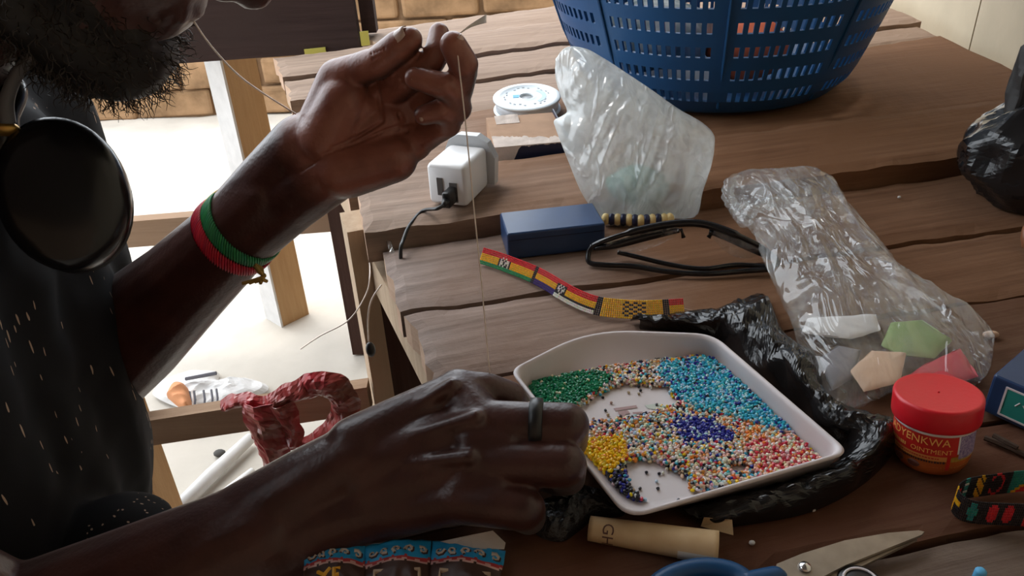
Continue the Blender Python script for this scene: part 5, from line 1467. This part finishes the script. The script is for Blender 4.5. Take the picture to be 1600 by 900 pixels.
vs, fs = text_mesh('GH', .0115); q = MB(); q.add([on_roll(.0105 + (-v_[1]) * -.75, 2.55 + v_[0] * 1.0 / .0095, .0008) for v_ in vs], fs); obj('lettering', q, M['note_ink'], note)
q = MB()
for (u, a) in ((.0095, 2.05), (.0125, 2.15), (.011, 2.0)): q.box(on_roll(u, a, .0008), .0024, .0007, .0012, dn, sn_)
for (u0, a0) in ((.020, 2.3), (.0205, 2.5)): q.box(on_roll(u0, a0, .0006), .002, .0012, .0004, dn, sn_)
# end of the note unrolled behind
q2 = MB(); p_ = [T(1095, 822, .004), T(1100, 808, .010), T(1144, 812, .010), T(1146, 836, .004)]
q2.add(p_, [(0, 1, 2, 3)]); o = obj('note_flap', q2, M['note'], note); o.modifiers.new('s', 'SOLIDIFY').thickness = .0005

# ---------------------------------------------------------------- scissors with blue handles
sc = thing('scissors', T(1257, 889), 'steel scissors with blue handles in front of the tray', 'scissors')
pv_, tip = T(1257, 889, .006), T(1442, 839, .003)
dS = (tip - pv_).normalized(); dS.z = 0; nS = Vector((-dS.y, dS.x, 0)); LS = (tip - pv_).length
for s_, zz, out in ((0, .0052, [(-.022, -.004), (-.012, .0066), (.004, .0082), (.03, .0085), (LS * .75, .0055), (LS * .97, .0018), (LS, 0), (LS * .96, -.0012), (.02, -.0052), (0, -.0085), (-.014, -.0085)]),
                   (1, .0030, [(-.022, .004), (-.01, .004), (.02, -.0020), (LS * .90, -.0002), (LS * .93, -.0014), (.03, -.0068), (0, -.0095), (-.014, -.002)])):
    k = MB(); k.prism(out, .0018, pv_ * 1 + Vector((0, 0, zz - pv_.z)), dS, nS, (dS * -.012 + Vector((0, 0, 1))).normalized()); obj('blade', k, M['steel'], sc)
k = MB(); k.lathe([(.0034, 0), (.0034, .0008), (.0026, .0019), (.0008, .0024), (.0001, .0025)], Vector((pv_.x, pv_.y, .0070)), (0, 0, 1), 20); obj('pivot_screw', k, M['steel_b'], sc, True)
hc = T(1092, 930, .007)
for c_, ra_, rb_ in ((hc, .0260, .0155), (hc + Vector((.005, -.048, -.001)), .026, .0155)):
    hx = (Vector((pv_.x, pv_.y, 0)) - Vector((c_.x, c_.y, 0))).normalized(); hy = Vector((-hx.y, hx.x, 0))
    k = MB(); k.tube([c_ + hx * (ra_ * math.cos(a)) + hy * (rb_ * math.sin(a)) for a in [2 * math.pi * i / 40 for i in range(40)]], .0052, 10, closed=True)
    k.tube(spline([c_ + hx * (ra_ * .95), lerp(c_ + hx * ra_, pv_, .5), Vector((pv_.x, pv_.y, .005)) - dS * .016], 6), [.0055 - .0015 * i / 12 for i in range(13)], 10)
    obj('handle', k, M['blue_plastic'], sc, True)
# round cap and blue tip at the lower edge
c_ = T(1331, 899, .004); cp = thing('round_cap', c_ - Vector((0, 0, .004)), 'small dark round cap with pale rim below the scissor blades', 'cap')
k = MB(); k.lathe([(.0105, .0008), (.0115, .0015), (.0115, .005), (.0105, .0060), (.001, .0060)], Vector((c_.x + .002, c_.y - .006, 0)), (0, 0, 1), 32); obj('cap_body', k, M['cable'], cp, True)
k = MB(); k.tube([Vector((c_.x + .002 + .0085 * math.cos(a), c_.y - .006 + .0085 * math.sin(a), .0063)) for a in [2 * math.pi * i / 36 for i in range(36)]], .0007, 6, closed=True); obj('pale_rim', k, M['lab_white'], cp, True)
k = MB(); k.lathe([(.0026, 0), (.0030, .001), (.0028, .006), (.0018, .0072), (.0002, .0074)], T(1528, 905), (0, 0, 1), 14); tag(obj('pen_cap', k, M['lightblue'], None, True), 'tiny blue cap standing on the nearest board at the lower edge', 'cap')

# ---------------------------------------------------------------- sachet strip at the lower left
sa = thing('sachet_strip', T(640, 890), 'strip of blue and brown patterned sachets under the near arm', 'sachets')
SB, SBL, SBR, SRD, SPK, SWT = (.02, .30, .58), (.01, .16, .42), (.055, .025, .018), (.42, .04, .04), (.60, .36, .32), (.50, .42, .34)
secs = [((478, 858), (570, 853), (572, 960), (470, 965)), ((571, 855), (674, 846), (666, 962), (572, 962)), ((676, 846), (790, 862), (770, 962), (668, 962))]
for si, (a, b_, c_, d_) in enumerate(secs):
    A_, B_, C_2, D_2 = (T(*q_, .004) for q_ in (a, b_, c_, d_))
    def sp_(u, v_, dz=0.0):
        p = lerp(lerp(A_, B_, u), lerp(D_2, C_2, u), v_)
        return p + Vector((0, 0, .0052 * math.sin(math.pi * u) * (.55 + .45 * math.sin(math.pi * min(1, v_ * 1.2))) + dz + .0012 * nz((u * 3 + si * 7, v_ * 4, 0), 2)))
    k = MB(); nU, nV = 26, 40
    vs = [sp_(i / nU, j / nV) for j in range(nV + 1) for i in range(nU + 1)]
    b0 = k.add(vs, [])
    for j in range(nV):
        for i in range(nU):
            v_ = j / nV + .012 * math.sin(i * 1.3); k.cur = SB if v_ < .26 else (SRD if v_ < .30 else (SPK if v_ < .335 else SBR))
            k.f.append((j * (nU + 1) + i, j * (nU + 1) + i + 1, (j + 1) * (nU + 1) + i + 1, (j + 1) * (nU + 1) + i)); k.c.append(k.cur)
    sh = obj('sachet', k, M['print'], sa, True); sh.modifiers.new('s', 'SOLIDIFY').thickness = .0006
    k = MB()
    for w_ in range(5):     # scrolls
        cu0 = .12 + .19 * w_
        pts = [sp_(cu0 + (.075 - .009 * t) * math.cos(t * .9 + w_) , .165 + (.075 - .009 * t) * .8 * math.sin(t * .9 + w_), .0006) for t in range(8)]
        k.tube(pts, [.0011, .0010, .0009, .0008, .0008, .0007, .0007, .0005], 5)
    obj('printed_scroll', k, mat('scroll_cream', SWT, .5), sh)
    k = MB()
    for w_ in range(5):
        cu0 = .13 + .19 * w_
        pts = [sp_(cu0 + (.082 - .009 * t) * math.cos(t * .9 + w_), .175 + (.082 - .009 * t) * .8 * math.sin(t * .9 + w_), .0003) for t in range(6)]
        k.tube(pts, .0009, 5)
    obj('printed_shadow', k, M['lab_dark'], sh)
    if si == 0:
        k = MB()
        for l in (((.25, .44), (.36, .52), (.32, .62)), ((.36, .52), (.46, .43)), ((.52, .62), (.52, .44), (.62, .43)), ((.52, .53), (.60, .52)), ((.52, .62), (.62, .61))): k.tube([sp_(u, v_, .0006) for u, v_ in l], .0011, 5)
        obj('printed_letters', k, mat('print_yellow', (.7, .35, .02), .5), sh)
    else:
        k = MB(); k.tube([sp_(u, v_, .0005) for u, v_ in ((.15, .70), (.15, .46), (.85, .45), (.86, .70))], .0016, 6); obj('printed_panel_edge', k, mat('panel_tan', (.42, .30, .20), .5), sh)
k = MB(); fl_ = [T(688, 846, .006), T(735, 836, .012), T(770, 829, .014), T(790, 848, .008), T(788, 858, .006), T(740, 858, .007), T(705, 850, .007)]
k.add(fl_, [tuple(range(len(fl_)))]); o = obj('silver_back_flap', k, mat('sachet_back', (.50, .45, .40), .5, .4), sa); o.modifiers.new('s', 'SOLIDIFY').thickness = .0005

# ---------------------------------------------------------------- wrist band, rings
ax = (P(430, 306, .545) - P(285, 446, .60)).normalized()
def wrist_ring(px, py, D_, rr, off, tilt=0.0):
    c = P(px, py, D_) + ax * off; a = iw - ax * iw.dot(ax); a.normalize(); b_ = ax.cross(a)
    return [c + (a * math.cos(w) + b_ * math.sin(w)) * rr + ax * (tilt * math.cos(w)) for w in [2 * math.pi * i / 90 for i in range(90)]]
wb = thing('wrist_band', P(372, 362, .565), 'braided red, green and yellow band round the raised wrist', 'bracelet')
def braid(pts, r_, cols, nm_):
    N_ = len(pts); c0 = sum(pts, Vector()) / N_; q = MB()
    for i in range(N_):
        p = pts[i]; t = (pts[(i + 1) % N_] - pts[i - 1]).normalized(); rd = (p - c0).normalized(); sd_ = t.cross(rd)
        q.cur = tuple(v_ * random.uniform(.8, 1.15) for v_ in cols(i)); d_ = (sd_ * .85 + t * .55).normalized()
        u_ = d_.cross(rd)
        q.ell(p, r_ * 1.25, .0012, .0016, d_, u_, rd, 8, 6)
    return obj(nm_, q, M['loom'], wb, True)
GN, RDc, YW = (.03, .26, .10), (.55, .02, .05), (.55, .36, .05)
R0 = .0295
braid(wrist_ring(372, 362, .565, R0 - .0002, .0062, -.001), .0062, lambda i: YW if 38 < i < 52 else GN, 'green_strand')
braid(wrist_ring(372, 362, .565, R0 + .0006, -.0046, -.001), .0062, lambda i: YW if 40 < i < 50 else RDc, 'red_strand')
kc = P(398, 415, .545); q = MB()
for i in range(5):
    o_ = Vector((nz((i, 0, 0), 3.1), nz((i, 5, 0), 3.1), nz((i, 9, 0), 3.1))) * .008; q.tube(spline([kc + o_ * .3, kc + o_ + _R * .004 - _U * .004, kc - o_ * .5 + _R * .006 - _U * .008, kc + o_ * .6 + _R * (.008 - .004 * i) - _U * .012]), .0013, 6)
obj('knot', q, mat('ochre_yarn', (.36, .22, .05), .8), wb, True)
def finger_ring(c, axis, r_, th_, label):
    axis = Vector(axis).normalized(); a = axis.orthogonal().normalized(); b_ = axis.cross(a)
    q = MB(); N_ = 48; vs = []; fs = []
    prof = [(r_, -th_), (r_ + .0016, -th_ * .9), (r_ + .0020, 0), (r_ + .0016, th_ * .9), (r_, th_)]
    q.lathe(prof, c, axis, N_, capb=False, capt=False)
    return tag(obj('finger_ring', q, M['cable'], None, True), label, 'ring')
finger_ring(P(838, 662, .4315), P(886, 664, .430) - P(820, 662, .432), .0124, .0038, 'black ring on the middle finger of the near hand')
finger_ring(P(700, 176, .486), P(714, 168, .479) - P(690, 182, .493), .0094, .0022, 'thin dark ring on a curled finger of the raised hand')

# ---------------------------------------------------------------- threads
def thread(pts, r_, m, label, nm_='nylon_thread'):
    q = MB(); q.tube(spline(pts, 8), r_, 5); return tag(obj(nm_, q, m, None, True), label, 'thread')
thread([P(712, 60, .440), P(726, 180, .447), P(741, 330, .452), P(753, 450, .456), P(765, 580, .458), P(772, 600, .462)], .00042, M['thread'], 'taut thread running down from raised fingertips to the near hand')
thread([LIPS + hf * .006 + Vector((0, -.004, .002)), P(330, 72, .43), P(370, 115, .45), P(410, 145, .475), P(462, 178, .50)], .00055, M['thread'], 'pale thread running from the lips to the raised hand')
q = MB(); 
for j in range(9):
    q.tube(spline([P(716, 54, .446), P(736, 42 - j * .5, .447), P(760, 33 - j * 1.5 + 2, .449)], 6), .00022, 4)
tag(obj('thread_tuft', q, M['paper'], None, True), 'frayed white thread end sticking out above the raised fingertips', 'thread')
thread([T(577, 402, -.02), P(578, 430, .73), P(572, 460, .73), P(545, 500, .74), P(500, 525, .76), P(470, 545, .80)], .0007, M['thread'], 'loose pale thread hanging from the corner of the table')
thread([P(596, 445, .70), P(580, 470, .71), P(575, 500, .72), P(576, 535, .72)], .0008, M['thread'], 'short looped thread beside the pale table leg')
k = MB(); k.ell(P(579, 546, .72), .0045, .0045, .008); tag(obj('thread_bead', k, M['cable'], None, True), 'black bead at the end of the thread by the table leg', 'bead')
k = MB(); k.add([p for p in (P(598, 362, .752), P(606, 362, .752), P(620, 404, .735), P(613, 406, .735))], [(0, 1, 2, 3)]); o = tag(obj('clear_tape', k, M['bag_clear']), 'small strip of clear tape at the end of the raised board', 'tape'); o.modifiers.new('s', 'SOLIDIFY').thickness = .0004

# ---------------------------------------------------------------- litter round the low rail
def sheet(px, yv, m, label, nm_, cat, seed, amp=.010, nrm=(0, -1, .4), th_=.010, npts=90):
    pts = [at_y(x, y, yv + dy) for x, y, dy in px]
    mb_ = pillow(pts, nrm, th_, .001, rings=16, npts=npts, wamp=amp, wscale=20, seed=seed); return tag(obj(nm_, mb_, m), label, cat)
ry = .695
foil = thing('red_wrapper', at_y(440, 700, ry), 'crumpled red foil wrapper hanging over the low rail', 'wrapper')
def foil_strip(cl, wd_, nm_, seed):
    S = spline([at_y(x, y, ry + dy) for x, y, dy in cl], 8); Wd = []
    for i in range(len(S)):
        f_ = i / (len(S) - 1) * (len(wd_) - 1); j = min(int(f_), len(wd_) - 2); Wd.append(lerp(wd_[j], wd_[j + 1], f_ - j))
    q = MB(); vs = []; nn_ = 12
    for i, p in enumerate(S):
        t = (S[min(i + 1, len(S) - 1)] - S[max(i - 1, 0)]).normalized(); w_ = t.cross(Vector((0, 1, 0))).normalized()
        for j in range(nn_ + 1):
            u = j / nn_ - .5; c0 = p + w_ * (u * Wd[i]); d_ = crumple(c0, 48, seed, .0040)
            vs.append(c0 + Vector((0, -d_ - .012 * math.cos(u * 3), .3 * d_)) + w_ * (.004 * nz(c0, 60, seed)))
    q.add(vs, [(i * (nn_ + 1) + j, (i + 1) * (nn_ + 1) + j, (i + 1) * (nn_ + 1) + j + 1, i * (nn_ + 1) + j + 1) for i in range(len(S) - 1) for j in range(nn_)])
    o_ = obj(nm_, q, M['redfoil'], foil); o_.modifiers.new('s', 'SOLIDIFY').thickness = .0006
foil_strip([(352, 630, -.01), (385, 620, -.01), (420, 625, -.02), (455, 612, -.02), (490, 598, -.02), (520, 600, -.02), (540, 625, -.02), (530, 660, -.02), (500, 680, -.02), (470, 688, -.02)], [.014, .016, .020, .026, .030, .036, .034, .030, .024, .014], 'foil_loop', 3)
foil_strip([(412, 622, -.022), (420, 650, -.024), (428, 690, -.024), (432, 730, -.024)], [.050, .052, .042, .020], 'foil_tail', 7)
foil_strip([(440, 625, -.026), (452, 655, -.026), (462, 690, -.026)], [.024, .026, .020], 'foil_fold', 9)
pap = thing('crumpled_paper', T(320, 625, GZ + .02), 'crumpled printed paper with orange corner on the ground by rail', 'paper')
def ground_sheet(px, h, m, nm_, par, seed):
    pts = [T(x, y, GZ + h) for x, y in px]; mb_ = pillow(pts, (0, -.3, 1), .022, .001, rings=12, npts=70, wamp=.012, wscale=14, seed=seed); return obj(nm_, mb_, m, par)
ground_sheet([(250, 600), (290, 585), (340, 582), (345, 600), (400, 596), (420, 606), (400, 620), (340, 640), (290, 640), (240, 618)], .01, M['paper'], 'white_sheet', pap, 2)
ground_sheet([(262, 622), (275, 602), (293, 606), (300, 640), (285, 640)], .05, M['paper_o'], 'orange_corner', pap, 5)
k = MB()
for i, x in enumerate((296, 303, 318, 330, 338)): k.tube([T(x, 612 - i, GZ + .052), T(x + 2, 626 - i, GZ + .05), T(x + 1, 638 - i, GZ + .045)], .0022, 4)
obj('printed_lines', k, M['ink'], pap)
k = MB(); k.tube([T(290, 592, GZ + .05), T(338, 583, GZ + .06)], .004, 5); obj('dark_edge', k, M['ink'], pap)
k = MB(); k.tube([T(272, 800, GZ + .012), T(330, 742, GZ + .014), T(392, 684, GZ + .014)], [.012, .013, .011], 10); tag(obj('white_stick', k, M['paper'], None, True), 'long white rod lying on the pale ground below the rail', 'rod')
k = MB(); k.tube([T(318, 795, GZ + .009), T(360, 765, GZ + .010), T(395, 735, GZ + .010)], [.007, .009, .006], 8); tag(obj('white_stick', k, M['paper'], None, True), 'shorter white rod beside the long one on the ground', 'rod')
for (x, y, r_, lb_) in ((343, 708, .009, 'dark pebble on the ground just below the low rail'), (247, 779, .008, 'dark pebble on the ground beside the white rod')):
    k = MB(); k.ell(T(x, y, GZ + r_ * .4), r_ * 1.3, r_, r_ * .7, n=10, m=7); tag(obj('pebble', k, M['stone'], None, True), lb_, 'pebble', 'pebbles')
# twigs and crumbs on the boards
for (p_, lb_) in (([(1538, 684), (1560, 692), (1582, 702), (1604, 712)], 'dark dry twig on the boards right of the jar'), ([(1552, 680), (1570, 690), (1590, 700)], 'short dark twig lying on the longer one')):
    k = MB(); k.tube([T(x, y, .0025 + (.002 if 'short' in lb_ else 0)) for x, y in p_], [.0016 + .0003 * (i % 2) for i in range(len(p_))], 6); tag(obj('twig', k, M['twig']), lb_, 'twig', 'twigs')
k = MB(); k.ell(T(1548, 523, .003), .006, .003, .003); tag(obj('chip', k, M['peachpk']), 'pale chip lying at the corner of the clear bag', 'chip')
for (x, y, z_, lb_) in ((738, 125, .004, 'white crumb on the far gap beside the raised hand'), (1175, 848, .0015, 'white crumb on the dark board in front of the tray'), (1405, 308, .0015, 'tiny pale crumb on the board behind the clear bag'), (1270, 796, .0015, 'tiny white crumb on the black bag in front of the tray')):
    k = MB(); k.ell(T(x, y, z_), .0018, .0014, .0014, n=8, m=6); tag(obj('crumb', k, M['paper']), lb_, 'crumb', 'crumbs')
